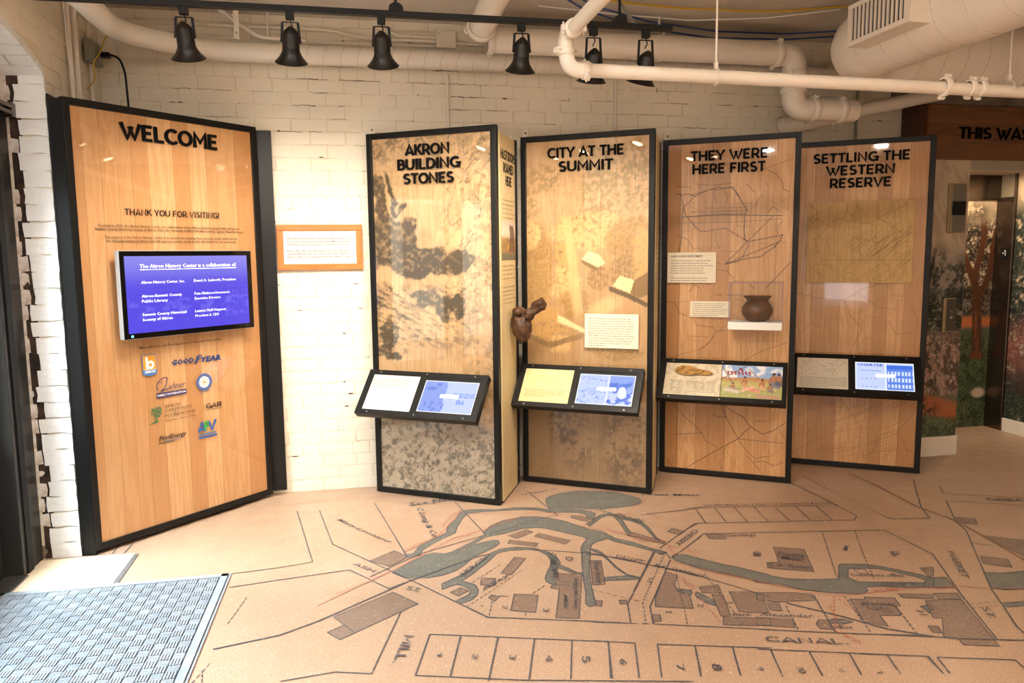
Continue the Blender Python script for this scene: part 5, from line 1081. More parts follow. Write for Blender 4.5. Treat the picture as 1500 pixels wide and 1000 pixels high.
side_panel(2, 'narrow pale side panel behind the THEY WERE HERE FIRST panel', None)
# fossil bone on the side panel
bn = thing('fossil_bone', 'dark brown fossil bone bracketed to the MASTODONS side panel', 'fossil', (.985, 4.945, 1.17), math.radians(62))
random.seed(3)
def lump(pts, rs, nm, seed):
    mb = MB(); mb.tube(pts, rs, 14); o = mb.build(nm, M_BONE, bn, smooth=True); r = random.Random(seed)
    s_ = o.modifiers.new('s', 'SUBSURF'); s_.levels = 2; s_.render_levels = 2; t = bpy.data.textures.new('bone', 'CLOUDS'); t.noise_scale = .045; d = o.modifiers.new('d', 'DISPLACE'); d.texture = t; d.strength = .05; d.mid_level = .5; return o
MB().tube([(0, 0, 0), (0, -.05, 0)], .008, 10).build('bracket', M_BLACK, bn)
lump([(.02, -.05, .11), (.02, -.055, .09), (.01, -.065, .03), (.0, -.075, -.05), (0, -.075, -.115), (0, -.07, -.135)], [.012, .05, .066, .066, .036, .01], 'bone_body', 1)
lump([(-.03, -.06, .05), (-.045, -.07, .10), (-.05, -.075, .125)], [.03, .03, .015], 'bone_knob', 2)
lump([(0, -.07, .03), (.0, -.13, .07), (.0, -.19, .125), (.0, -.225, .155), (.0, -.232, .16)], [.04, .034, .036, .040, .02], 'bone_shaft', 4)
# small tabs above the panels' left corners
for i in range(4):
    q = {0: 'AKRON BUILDING STONES', 1: 'CITY AT THE SUMMIT', 2: 'THEY WERE HERE FIRST', 3: 'SETTLING'}[i]
    x = .105 + 1.0475 * i; r = tag(thing('wall_tab', 'small white fixing tab above the left corner of the %s panel' % q, 'bracket', (x, 5.21, 2.45), 0, 'white tabs above the panels'), 'small white fixing tab above the left corner of the %s panel' % q, 'bracket')
    MB().box(-.022, .022, 0, .085, -.012, .0).box(-.022, .022, 0.0, .006, -.0, .045).build('tab', M_PAINT, r, bevel=.002); MB().tube([(0, 0, .022), (0, -.004, .022)], .0065, 12).build('bolt', M_FEATHER, r)

# reading consoles
KL, KS = .870, .337
def console(i, label, left, right):
    key = 'P%d' % (i + 1); r = on_panel(key, 0, 0, 0, 'reading_console', label, 'console', 'angled reading consoles on the panels')
    A = Vector((0, -.06, .875)); B = Vector((0, -.28, .62)); vd = (A - B).normalized(); nd = Vector((0, vd.z, -vd.y)) * -1; nd = Vector((0, -vd.z, vd.y)) if Vector((0, -vd.z, vd.y)).z > 0 else Vector((0, vd.z, -vd.y))
    def P(u, v, n=0): return tuple(B + Vector((u + .018, 0, 0)) + vd * v + nd * n)
    def slab(u0, u1, v0, v1, n0, n1, nm, m, bevel=0):
        vs = [P(u0, v0, n0), P(u1, v0, n0), P(u1, v1, n0), P(u0, v1, n0), P(u0, v0, n1), P(u1, v0, n1), P(u1, v1, n1), P(u0, v1, n1)]
        return MB().add(vs, [(0, 3, 2, 1), (4, 5, 6, 7), (0, 1, 5, 4), (1, 2, 6, 5), (2, 3, 7, 6), (3, 0, 4, 7)]).build(nm, m, r, bevel=bevel)
    slab(0, KL, 0, KS, -.050, -.004, 'housing', M_BLACK, .002)
    # face plate as four strips and a divider around two openings
    l0, l1, m0, m1 = .045, .395, .43, .835; v0, v1 = .036, .300
    if right[0] == 'print': l0, l1, m0, m1 = .045, .435, .438, .84
    vs_, fs_ = [], []; mb = MB()
    def add(u0, u1, a0, a1): mb.add([P(u0, a0, -.004), P(u1, a0, -.004), P(u1, a1, -.004), P(u0, a1, -.004), P(u0, a0, 0), P(u1, a0, 0), P(u1, a1, 0), P(u0, a1, 0)], [(0, 3, 2, 1), (4, 5, 6, 7), (0, 1, 5, 4), (1, 2, 6, 5), (2, 3, 7, 6), (3, 0, 4, 7)])
    add(0, KL, 0, v0); add(0, KL, v1, KS); add(0, l0, v0, v1); add(m1, KL, v0, v1); add(l1, m0, v0, v1); mb.build('face_plate', M_BLACK, r)
    for u in (.09, KL / 2, KL - .09):
        for v in (.017, KS - .017):
            c = Vector(P(u, v, 0)); MB().tube([c, c + nd * .002], .0052, 10).build('screw', M_STEEL, r)
    def G(u0, u1, a0, a1, fn, nm, m, nx=60, nz=46, n=-.002):
        return grid_mesh(nm, nx, nz, lambda u, v: np.array([P(u0 + x * (u1 - u0), a0 + y * (a1 - a0), n) for x, y in zip(u, v)]), fn, m, r)
    G(l0, l1, v0, v1, left[0], 'label_sheet', M_PIC)
    mb = MB(); u0, u1, vt, lh, rows, txt = left[1]
    for k in range(rows): flat_text(mb, txt[k % len(txt)], lambda a, b: P(u0 + a, vt - k * lh + b, -.0016), width=(u1 - u0) * (1 if k < rows - 1 else .6), cap=lh * .55, bold=.01)
    mb.build('label_text', M_INK, r)
    if right[0] == 'screen':
        slab(m0 - .002, m1 + .002, v0 - .002, v1 + .002, -.006, -.003, 'screen_bezel', M_BLACK2)
        G(m0 + .012, m1 - .012, v0 + .010, v1 - .022, right[1], 'display', M_SCREEN, 90, 56, -.0026)
        mb = MB(); fx = lambda u, v: (lambda a, b: P(m0 + .012 + u * .381 + a, v0 + .010 + v * .232 + b, -.0021))
        for t, u, v, w_, c in right[2]: flat_text(mb, t, fx(u, v), width=w_, cap=c, bold=.02)
        mb.build('screen_text', mat('blue_screen_text', '2F50C0', .4, emit=.6), r)
        pts = [(m0 + .012 + .381 * (.36 + a), v0 + .010 + .232 * (.56 + b)) for a, b in [(x * .012 - .0, y) for x, y in ()]] 
        pill = []; cu, cv = m0 + .012 + .381 * .52, v0 + .010 + .232 * .52
        for k in range(24):
            t = 2 * PI * k / 24; pill.append(P(cu + (.052 if math.cos(t) > 0 else -.052) + .014 * math.cos(t), cv + .014 * math.sin(t), -.0019))
        MB().add(pill, [tuple(range(24))]).build('touch_prompt', mat('prompt_white', 'F4F4FF', .4, emit=1.0), r)
        mb = MB(); flat_text(mb, 'Touch screen to begin', lambda a, b: P(cu - .048 + a, cv - .004 + b, -.0016), width=.096); mb.build('prompt_text', mat('prompt_ink', '9AA6DD', .4, emit=.5), r)
    else: G(m0, m1, v0, v1, right[1], 'picture_sheet', M_PIC, 110, 70)
    # arms behind
    for u in (.12, KL - .12):
        mb = MB(); mb.prism([(0.003, .60), (0.003, .84), tuple(Vector(P(0, KS * .80, -.046))[1:]), tuple(Vector(P(0, KS * .25, -.046))[1:])], lambda a, b: (u - .01, a, b), lambda a, b: (u + .01, a, b)); mb.build('support_arm', M_BLACK, r)
    return r
one = lambda img: np.concatenate([img, np.ones((len(img), 1))], 1)
def lab1(u, v): n = fbm(u * 9, v * 7, 3, 4); img = np.ones((len(u), 3)) * LA('C6C3B9'); img = lay(img, 'CFCBC0', sm(.48, .55, n) * sm(.75, .5, v) * .6); return one(img)
def lab2(u, v): n = fbm(u * 12, v * 9, 6, 4); img = np.ones((len(u), 3)) * LA('CDBF8A'); img = lay(img, 'D9CC95', sm(.45, .6, n) * .6); return one(img)
def lab3(u, v):
    n = fbm(u * 14, v * 9, 5, 4); img = np.ones((len(u), 3)) * LA('DED0B4'); img = lay(img, 'C3B395', sm(.5, .6, n) * .7)
    m_ = np.clip(blob(u, v, .38, .78, .22, .15, -.08, .1) + blob(u, v, .62, .74, .22, .09, -.12, .1), 0, 1); img = lay(img, '3A3028', np.clip(blob(u, v, .40, .74, .24, .15, -.08, .1) + blob(u, v, .64, .71, .22, .09, -.12, .1), 0, 1)); img = lay(img, 'B98A3F', m_); img = lay(img, '8A6026', m_ * sm(.5, .6, fbm(u * 22, v * 22, 9, 3))); return one(img)
def lab4(u, v): n = fbm(u * 8, v * 8, 9, 4); img = np.ones((len(u), 3)) * LA('D8CFBB'); img = lay(img, '9B927E', (np.abs(n - .5) < .012) * sm(.3, .5, v) * .8); return one(img)
def scr(dark, kind):
    def f(u, v):
        n = fbm(u * 9, v * 8, 4, 4); img = np.ones((len(u), 3)) * LA('C3D0FA'); n2 = fbm(u * 30, v * 20, 14, 3)
        if kind == 1: e = .44 + .06 * (fbm(v * 7, v * 0 + 1, 8, 3) - .5) * 2; m_ = (u < e).astype(float); img = lay(img, '8FA3EA', m_); img = lay(img, '5F7BDA', m_ * (np.maximum(blob(u, v, .15, .75, .10, .05, .1), blob(u, v, .28, .88, .04, .05)) + sm(.55, .62, n2) * sm(.4, .3, v)) * .8)
        if kind == 2: m_ = (u > .54).astype(float); img = lay(img, '8CA6EE', m_ * sm(.3, .6, v)); img = lay(img, '4F74D6', m_ * sm(.5, .58, fbm(u * 12, v * 9, 3, 3)) * sm(.85, .7, v)); img = lay(img, 'E0E8FF', m_ * (blob(u, v, .8, .42, .07, .2, 0, .1) > .5)); img = lay(img, '6F8CE0', (1 - m_) * (np.abs(n - .5) < .02)); img = lay(img, 'F2F5FF', (np.abs(u - .54) < .012) * 1.)
        if kind == 3:
            m_ = ((u > .53)).astype(float); img = lay(img, '6F93EA', m_); img = lay(img, '3F6FDC', m_ * (v > .78) * (v < .92)); img = lay(img, '5A83E2', m_ * (v < .78)); wn = ((u * 17) % 1 > .45) & ((v * 4.4) % 1 > .4) & (v < .76); img = lay(img, 'DCE6FF', m_ * wn); img = lay(img, 'C7D4FA', m_ * (v > .92)); img = lay(img, 'F2F5FF', (np.abs(u - .525) < .01) * 1.)
            img = lay(img, '7C93D8', (1 - m_) * ((np.abs(v - .40) < .02) | (np.abs(v - .12) < .015)) * ((u * 14) % 1 > .6) * ((u > .12) & (u < .4)))
        ed = ((u < .015) | (u > .985) | (v < .02) | (v > .98)); return one(lay(img, 'F2F5FF', ed * 1.))
    return f
def painting(u, v):
    n = fbm(u * 40, v * 30, 3, 4); n2 = fbm(u * 9, v * 6, 8, 4); img = np.ones((len(u), 3)) * LA('8FB0DC'); img = lay(img, 'F0F0F2', sm(.45, .6, n2) * .9); img = lay(img, 'B98A5A', sm(.66, .60, v + .02 * np.sin(u * 9))); img = lay(img, 'B9B06A', sm(.55, .45, v)); img = lay(img, '8E9A5E', sm(.4, .25, v) * n); img = lay(img, 'D9C9A0', sm(.6, .7, n) * sm(.6, .5, v) * .6)
    def st(x0, y0, x1, y1, c, w_=.008):
        nonlocal img
        dx, dy = x1 - x0, y1 - y0; t = np.clip(((u - x0) * dx + (v - y0) * dy) / (dx * dx + dy * dy), 0, 1); img = lay(img, c, sm(w_ * 1.5, w_ * .6, np.hypot(u - x0 - t * dx, (v - y0 - t * dy) * .65)))
    st(0, .95, .2, .4, '7A6248'); st(0, .55, .40, .98, '7A6248'); st(.45, .9, .62, .6, '7A6248'); st(.05, .8, .5, .78, '9A7A60', .005)
    for x in (.10, .16, .22, .28, .34, .40, .46): st(x, .80, x + .01, .72, 'A33A34', .014)
    st(.3, .9, .34, .84, '8E2F38', .02)
    def fig(x, y, s, cl, lean=0):
        nonlocal img
        img = lay(img, cl, blob(u, v, x, y, .055 * s, .13 * s, lean, .2)); img = lay(img, 'B07A50', blob(u, v, x + .005, y + .07 * s, .04 * s, .07 * s, 0, .2)); img = lay(img, 'A26C46', blob(u, v, x, y + .16 * s, .020 * s, .036 * s, 0, .15)); img = lay(img, '2A1E18', blob(u, v, x, y + .18 * s, .022 * s, .025 * s, 0, .15))
        st(x - .03 * s, y + .09 * s, x - .05 * s, y - .02 * s, 'A26C46', .010 * s); st(x + .03 * s, y + .09 * s, x + .03 * s, y - .03 * s, 'A26C46', .010 * s); st(x - .03, y - .07 * s, x + .06 * s, y - .11 * s, cl, .016 * s)
    fig(.39, .46, 1.0, 'C79A6A'); fig(.68, .40, 1.0, 'D0A678', .1); fig(.86, .52, 1.4, '7D7F8C'); fig(.81, .30, .8, '8C7C76', .3); fig(.20, .30, .8, 'A9A090', .9); fig(.94, .55, 1.2, '5B5F78')
    st(.40, .30, .62, .22, 'D98C80', .03); st(.35, .22, .55, .36, 'E3B49A', .02); st(.08, .25, .28, .18, 'CFC6B4', .03); st(.6, .08, .95, .05, 'C78C84', .02); img = lay(img, 'F2EDE2', sm(.66, .78, n) * sm(.5, .3, v) * .4)
    return one(img)
T1 = ['Plants and animals of ancient shallow seas lie here in layers', 'of stone that were cut from hills to build the early town,', 'walls, canals, homes, churches and the mills of the valley']
console(0, 'angled console with a PALEOZOIC ERA screen under the BUILDING STONES panel', (lab1, (.055, .33, .262, .017, 4, T1)), ('screen', scr(0, 1), [('PALEOZOIC', .58, .50, .155, .032), ('ERA', .68, .28, .055, .032)]))
console(1, 'angled console with a yellow label sheet under the CITY panel', (lab2, (.075, .36, .125, .015, 4, T1)), ('screen', scr(0, 2), []))
console(2, 'angled console with two printed pictures under the THEY WERE panel', (lab3, (.09, .40, .145, .0135, 8, T1)), ('print', painting))
console(3, 'angled console with a CHARTER screen under the SETTLING panel', (lab4, (.065, .385, .128, .013, 7, T1)), ('screen', scr(0, 3), [('CHARTER', .04, .86, .17, .022), ('Colony of Connecticut', .08, .68, .14, .010)]))
mb = MB()
cp = on_panel('P4', .30, .58, .06, 'cable_tag', 'small black cable tie hanging under the SETTLING console', 'cable')
MB().tube([(0, 0, .035), (.012, -.005, .0), (.03, -.01, .012), (.045, -.01, .004)], .004, 8).build('tie', M_BLACK2, cp)

# framed notice on the wall
fr = thing('framed_notice', 'light wooden frame holding a cream notice on the brick wall', 'picture frame', (-.542, WY - .028, 1.549))
for b in ((0, .561, 0, .025, 0, .040), (0, .561, 0, .025, .262, .304)): MB().box(*b).build('frame_rail', M_FRAMEW, fr, bevel=.003)
for b in ((0, .040, 0, .025, .040, .262), (.520, .561, 0, .025, .040, .262)): MB().box(*b).build('frame_stile', wood('cherry_stile', 'DA8A42', 'C26F2C', 'B46424', axis='z', scale=2), fr, bevel=.003)
MB().box(.038, .522, .010, .016, .038, .264).build('notice', mat('notice_paper', 'DDD8CA', .6), fr)
mb = MB()
for k, t in enumerate(['These panels are made from century-old timber sourced from', 'trees on the grounds of the Perkins Stone Mansion and the', 'John Brown House at the Summit County Historical Society.', '', 'Beech, oak, poplar, and black walnut trees were harvested', 'using traditional methods, and are relics that bring the', "history of Akron's founding family into the History Center."]):
    if t: flat_text(mb, t, lambda a, b: (.063 + a, .0094, .206 - k * .0205 + b), width=.415 * len(t) / 58, cap=.0105, bold=.02)
mb.build('notice_text', mat('notice_ink', '2E2923', .6), fr)

# ================================================================ CEILING SERVICES
def seams(par, pts, r, n, m, slant=0.0, w_=.0035):
    for p, d in pts:
        d = Vector(d).normalized(); q = d.to_track_quat('Z', 'Y').to_matrix().to_4x4(); mb = MB(); mb.lathe([(r, -w_), (r + .0025, 0), (r, w_)], Matrix.Translation(p) @ Matrix.Rotation(slant, 4, 'Y') @ q, 24); mb.build('seam', m, par, smooth=True)
# small spiral duct along the wall
sd = thing('spiral_duct', 'slim white spiral duct running along the top of the brick wall', 'duct', (-1.33, 4.1, 2.935))
path = fillet([(0, -.9, 0), (0, .75, .0), (.42, 1.085, 0), (1.0, 1.10, 0), (4.9, 1.10, 0)], .18, 6)
MB().tube(path, .060, 24).build('duct_body', M_DUCT, sd, smooth=True)
for k in range(40):
    x = .62 + k * .108; mb = MB(); c = Vector((x, 1.10, 0)); n = 24; pts = [c + Vector((.022 * math.sin(2 * PI * i / n + .6), .0612 * math.cos(2 * PI * i / n), .0612 * math.sin(2 * PI * i / n))) for i in range(n + 1)]
    mb.tube(pts, .0016, 5, cap=False).build('seam', M_SEAM, sd)
def coupling(par, p, d, r, wd=.045, ang=0, name='coupling'):
    q = Matrix.Translation(p) @ Vector(d).normalized().to_track_quat('Z', 'Y').to_matrix().to_4x4() @ Matrix.Rotation(ang, 4, 'Z'); mb = MB()
    mb.lathe([(r, -wd / 2), (r + .006, -wd / 2), (r + .011, -wd / 3), (r + .011, wd / 3), (r + .006, wd / 2), (r, wd / 2)], q, 24); o = mb.build(name, M_PIPE, par, smooth=True)
    for s_ in (-1, 1):
        m2 = MB(); vs = []
        for a_, b_, c_ in [(x, y, z) for z in (-wd * .32, wd * .32) for x, y in ((r * .96, -.013), (r + .026, -.013), (r + .026, .013), (r * .96, .013))]: vs.append(q @ Vector((s_ * a_, b_, c_)))
        m2.add(vs, [(0, 3, 2, 1), (4, 5, 6, 7), (0, 1, 5, 4), (1, 2, 6, 5), (2, 3, 7, 6), (3, 0, 4, 7)])
        m2.tube([q @ Vector((s_ * (r + .015), -.026, 0)), q @ Vector((s_ * (r + .015), .026, 0))], .005, 8)
        lg = m2.build('bolt_lug', M_PIPE, o, bevel=.0015)
    return o
# drain pipe with grooved couplings
dp = thing('drain_pipe', 'thick white drain pipe with bolted couplings under the ceiling', 'pipe', (0, 4.9, 3.0))
r0 = .080
MB().tube([(.86, 0, -.002), (2.84, 0, -.008)], r0, 28).build('pipe_run', M_PIPE, dp, smooth=True)
MB().tube(fillet([(.82, 0, -.002), (.775, 0, -.002), (.775, -.12, .012), (.775, -.20, .03)], .045, 5), r0, 24).build('elbow', M_PIPE, dp, smooth=True)
MB().tube([(.775, -.16, .02), (.80, -.5, .09), (.83, -1.9, .095)], r0 * .97, 24).build('riser', M_PIPE, dp, smooth=True)
MB().tube(fillet([(2.86, 0, -.008), (3.0, 0, -.01), (3.0, 0, -.15)], .08, 7), r0, 24).build('elbow', M_PIPE, dp, smooth=True)
MB().tube([(3.0, 0, -.13), (3.0, 0, -.28)], r0 * .98, 24).build('drop', M_PIPE, dp, smooth=True)
MB().tube(fillet([(3.0, 0, -.26), (3.0, 0, -.372), (3.12, 0, -.372)], .08, 7), r0, 24).build('elbow', M_PIPE, dp, smooth=True)
MB().tube([(3.11, 0, -.372), (3.40, 0, -.374), (3.48, 0, -.374), (3.50, 0, -.374)], [r0 * .98, r0 * .98, r0 * .95, r0 * .7], 24).build('end_run', M_PIPE, dp, smooth=True)
coupling(dp, (.86, 0, -.002), (1, 0, 0), r0, ang=PI / 2 + .5); coupling(dp, (.775, -.17, .022), (0, -1, .25), r0, ang=.3)
coupling(dp, (2.86, 0, -.008), (1, 0, 0), r0, ang=PI / 2 + .6); coupling(dp, (3.0, 0, -.145), (0, 0, 1), r0, ang=.8); coupling(dp, (3.0, 0, -.245), (0, 0, 1), r0, ang=1.2); coupling(dp, (3.145, 0, -.372), (1, 0, 0), r0, ang=PI / 2 + .6); coupling(dp, (3.36, 0, -.374), (1, 0, 0), r0, ang=PI / 2 + .6)
# hanger of the drain pipe
for x in (1.94, ):
    hg = thing('pipe_hanger', 'thin white rod hanger holding the drain pipe', 'hanger', (x + .06, 4.9, 3.0)); MB().tube([(0, 0, .10), (0, 0, .2)], .009, 8).build('rod', M_PIPE, hg); mb = MB()
    mb.lathe([(r0 + .001, -.014), (r0 + .005, -.014), (r0 + .005, .014), (r0 + .001, .014)], Matrix.Translation((0, 0, -.006)) @ Matrix.Rotation(PI / 2, 4, 'Y'), 28).build('strap', M_PIPE, hg, smooth=True)
# outlet pipe from wall to right
op = thing('branch_pipe', 'white pipe leaving the brick wall and rising to the right above the SETTLING panel', 'pipe', (3.12, 5.25, 2.575))
MB().tube(fillet([(0, .045, -.002), (.10, -.06, .005), (.48, -.15, .078), (.50, -.153, .082)], .03, 4), .062, 24).build('pipe_run', M_PIPE, op, smooth=True)
MB().tube([(.49, -.151, .08), (.80, -.215, .145), (1.12, -.25, .21)], .048, 20).build('pipe_run', M_PIPE, op, smooth=True)
MB().lathe([(.064, -.004), (.069, -.002), (.069, .004), (.064, .006)], Matrix.Translation((.012, .02, .0)) @ Vector((.6, -1, .1)).to_track_quat('Z', 'Y').to_matrix().to_4x4(), 24).build('collar', M_SEAM, op, smooth=True)
# sprinkler main
sp = thing('sprinkler_pipe', 'slender white sprinkler pipe crossing in front of the track lights', 'pipe', (0, 3.4, 2.46)); r1 = .031
MB().tube([(1.04, 0, .006), (4.9, 0, -.032)], r1, 20).build('pipe_run', M_PIPE, sp, smooth=True)
MB().tube(fillet([(1.06, 0, .006), (.955, 0, .006), (.94, 0, .10)], .055, 7), r1 * 1.12, 20).build('elbow', M_PIPE, sp, smooth=True)
MB().tube(fillet([(.94, 0, .085), (.945, 0, .165), (.957, -.09, .165)], .045, 7), r1 * 1.15, 20).build('elbow', M_PIPE, sp, smooth=True)
MB().tube([(.957, -.07, .165), (.957, -3.6, .165)], r1, 20).build('pipe_branch', M_PIPE, sp, smooth=True)
coupling(sp, (1.035, 0, .006), (1, 0, 0), r1, .036, .9); coupling(sp, (.94, 0, .085), (0, 0, 1), r1, .036, .4); coupling(sp, (.957, -.075, .165), (0, -1, 0), r1, .036, .0)
for x, z in ((2.92, -.005), (3.07, -.006), (3.13, -.007)): coupling(sp, (x, 0, z), (1, 0, 0), r1 + (.006 if x < 3 else 0), .03, PI / 2 + .4)
for x, q in ((1.675, 'left'), (3.30, 'right')):
    hg = thing('rod_hanger', 'thin white threaded rod holding the sprinkler pipe, the %s one' % q, 'hanger', (x, 3.4, 2.46), 0, 'sprinkler pipe hangers'); MB().tube([(0, 0, .05), (-.0, 0, .74)], .005, 8).build('rod', M_PIPE, hg)
    mb = MB(); mb.tube([(0, .036 * math.sin(t_ * PI / 12), .0 + .036 * math.cos(t_ * PI / 12)) for t_ in range(0, 25)], .004, 6, cap=False).build('ring', M_PIPE, hg)
    MB().box(-.008, .008, -.008, .008, .035, .065).build('nut', M_PIPE, hg)

# big air duct
bd = thing('air_duct', 'large white round air duct turning the corner at upper right', 'duct', (3.0, 4.3, 2.86)); RB = .205
MB().tube(fillet([(-.0, -4.2, .0), (-.0, .0, .0), (3.4, .0, .0)], .30, 10), RB, 40).build('duct_body', M_DUCT, bd, smooth=True)
seams(bd, [((.38 + k * .15, 0, 0), (1, 0, 0)) for k in range(9)], RB, 9, M_SEAM, .0); seams(bd, [((0, -.32 - k * .20, 0), (0, 1, 0)) for k in range(14)], RB, 9, M_SEAM)
MB().lathe([(RB, -.03), (RB + .012, -.03), (RB + .012, .03), (RB, .03)], Matrix.Translation((1.18, 0, 0)) @ Matrix.Rotation(PI / 2, 4, 'Y'), 40).build('flange_ring', M_DUCT, bd, smooth=True)
rg = MB().box(-.30, -.10, -.90, -.42, -.10, .12).build('register_box', M_DUCT, bd, bevel=.002)
X0 = -.302
mb = MB().box(X0 - .006, X0, -.90, -.42, -.10, -.075).box(X0 - .006, X0, -.90, -.42, .095, .12).box(X0 - .006, X0, -.90, -.865, -.075, .095).box(X0 - .006, X0, -.455, -.42, -.075, .095).build('grille_frame', M_DUCT, rg, bevel=.001)
MB().box(X0 + .0, X0 + .001, -.865, -.455, -.075, .095).build('grille_back', M_RUBD, rg)
for k in range(13):
    y = -.85 + k * .0325; MB().box(X0 - .008, X0 + .0, y, y + .012, -.075, .095).build('grille_blade', M_DUCT, rg)
for x in (.75, 1.45):
    MB().tube([(x, 0, RB), (x, 0, .34)], .012, 8).build('hanger_strap', M_PIPE, bd)
# beam edge and ceiling patch
struct(MB().box(1.0, 5.7, 3.55, 4.02, 3.10, ZC), 'trim_2', M_CEIL, 'shallow painted ceiling beam crossing at the top right', bevel=.004)
struct(MB().box(1.0, 5.7, 4.02, 4.10, 3.13, ZC), 'trim_3', M_PAINT, 'pale strip along the ceiling beam edge', bevel=.004)
# junction box and conduits on the wall
stp = thing('duct_strut', 'flat white strap in front of the conduits at upper left of the spiral duct', 'bracket', (-.71, 5.12, 3.0)); MB().box(-.016, .016, -.006, 0, .0, .199).box(-.02, .02, -.012, .02, -.004, .004).build('strap', M_PIPE, stp, bevel=.001); MB().tube([(0, -.006, .03), (0, -.012, .03)], .006, 10).build('bolt', M_STEEL, stp)
jb_ = thing('junction_box', 'square white junction box on the wall above the AKRON panel', 'box', (.555, WY - .001, 3.035)); MB().box(0, .128, -.045, 0, 0, .10).build('box', M_PIPE, jb_, bevel=.002); MB().box(-.003, .131, -.049, -.045, -.003, .103).build('cover', M_PIPE, jb_, bevel=.001); MB().tube([(.015, -.049, .09), (.015, -.052, .09)], .004, 8).build('screw', M_RUBD, jb_)
def conduit(pts, r, label, nm='conduit', m=None, cat='conduit', n=10, grp=None):
    b = Vector(pts[0]); o = thing(nm, label, cat, b, 0, grp); MB().tube([Vector(p) - b for p in fillet(pts, min(.05, .3 * min((Vector(a) - Vector(c)).length for a, c in zip(pts[:-1], pts[1:]))), 5)], r, n).build('run', m or M_PIPE, o, smooth=True); return o
yw = WY - .016
conduit([(.555, yw - .01, 3.10), (.30, yw, 3.105), (.17, yw, 3.16), (.165, yw, 3.20)], .013, 'bent white conduit rising from the junction box to the ceiling', grp=None)
conduit([(.555, yw - .01, 3.075), (.10, yw, 3.078), (-.15, yw, 3.12), (-1.5, yw, 3.12)], .012, 'long white conduit on the wall above the spiral duct')
conduit([(.555, yw - .01, 3.045), (-1.2, yw, 3.02)], .009, 'thin white conduit just above the spiral duct')
conduit([(.683, yw - .01, 3.07), (2.8, yw, 3.045)], .009, 'thin white conduit right of the junction box')
conduit([(-.82, 5.2, 3.195), (-.72, 5.2, 3.12), (-.58, 5.2, 3.03), (-.30, 5.2, 3.025)], .014, 'bent white conduit curving down behind the white strap')
conduit([(-.53, 5.2, 3.195), (-.53, 5.2, 3.03)], .006, 'thin white rod above the spiral duct left of the second spotlight', 'rod', M_PIPE, 'rod')
conduit([(.625, yw, 2.87), (.625, yw, 2.46)], .011, 'vertical white conduit above the AKRON panel')
conduit([(1.832, yw, 2.87), (1.832, yw, 2.46)], .011, 'vertical white conduit above the CITY panel')
conduit([(3.78, yw, 3.0), (3.78, yw, 2.40)], .010, 'vertical grey conduit above the SETTLING panel', m=M_GALV)
conduit([(-1.535, 4.80, 3.2), (-1.535, 4.80, 2.3)], .016, 'thick white pipe on the side wall left of the outlet box')
conduit([(-1.54, 4.72, 3.2), (-1.54, 4.72, 2.35)], .012, 'slim white pipe beside the thick one on the side wall')
conduit([(-1.54, 4.66, 3.2), (-1.535, 4.67, 2.75), (-1.53, 4.76, 2.58), (-1.52, 4.71, 2.44)], .004, 'thin white cable dangling on the side wall', 'cable', M_WHITE, 'cable')
conduit([(-1.55, 5.08, 3.2), (-1.55, 5.08, 2.3)], .010, 'slim white pipe on the side wall right of the outlet box')
ob = thing('outlet_box', 'galvanised steel outlet box on the side wall at upper left', 'box', (-1.555, 4.99, 2.80)); MB().box(0, .045, 0, .19, 0, .13).build('box', M_GALV, ob, bevel=.006); MB().box(.045, .050, .01, .18, .008, .122).build('cover', M_GALV, ob, bevel=.004)
MB().tube([(.05, .10, .03), (.056, .10, .03)], .012, 12).build('knockout', M_STEEL, ob)
pc = thing('power_cord', 'black plug and cord hanging from the outlet box down to the WELCOME panel', 'cord', (-1.50, 5.11, 2.865)); MB().box(0, .055, -.02, .02, -.018, .014).build('plug', M_BLACK2, pc, bevel=.006)
MB().tube(fillet([(.05, 0, 0), (.10, 0, -.005), (.13, .005, -.09), (.135, .01, -.28), (.135, .02, -.50)], .04, 5), .0065, 10).build('cord', M_BLACK2, pc, smooth=True)
conduit([(-1.33, 5.0, 2.98), (-1.42, 4.95, 2.93), (-1.46, 4.97, 2.84), (-1.49, 4.93, 2.78), (-1.485, 4.93, 2.68), (-1.53, 4.92, 2.62)], .0035, 'thin yellow cable looping in front of the outlet box', 'cable', M_YEL, 'cable')
# cables under the ceiling
conduit([(1.20, 4.55, 3.19), (1.45, 4.78, 3.175), (1.9, 5.04, 3.165), (2.5, 5.17, 3.155), (3.07, 5.13, 3.16), (3.5, 5.0, 3.17)], .006, 'blue cable sagging below the ceiling, the lower one', 'cable', M_BLUE, 'cable')
conduit([(1.24, 4.50, 3.19), (1.5, 4.72, 3.18), (1.95, 4.95, 3.175), (2.5, 5.06, 3.17), (3.0, 5.04, 3.17), (3.5, 4.9, 3.18)], .006, 'blue cable sagging below the ceiling, the upper one', 'cable', M_BLUE, 'cable')
conduit([(1.12, 4.62, 3.19), (1.5, 4.60, 3.18), (2.03, 4.66, 3.178), (2.5, 4.64, 3.178), (2.76, 4.60, 3.18), (3.1, 4.48, 3.19)], .006, 'yellow cable strung below the ceiling near the beam', 'cable', M_YEL, 'cable')
conduit([(1.15, 4.80, 3.19), (1.7, 4.85, 3.18), (2.2, 4.86, 3.17), (2.7, 4.76, 3.18), (3.1, 4.55, 3.19)], .004, 'white cable strung below the ceiling between the blue and yellow', 'cable', M_WHITE, 'cable')
conduit([(2.08, 5.03, 3.2), (2.08, 5.0, 3.05)], .012, 'short white rod under the ceiling left of the sprinkler rod', 'rod', M_PIPE, 'rod')
conduit([(1.35, 4.2, 3.2), (1.4, 3.74, 2.78)], .008, 'corrugated flexible conduit dropping to the track rail end', 'flex_conduit', M_GALV, 'conduit')

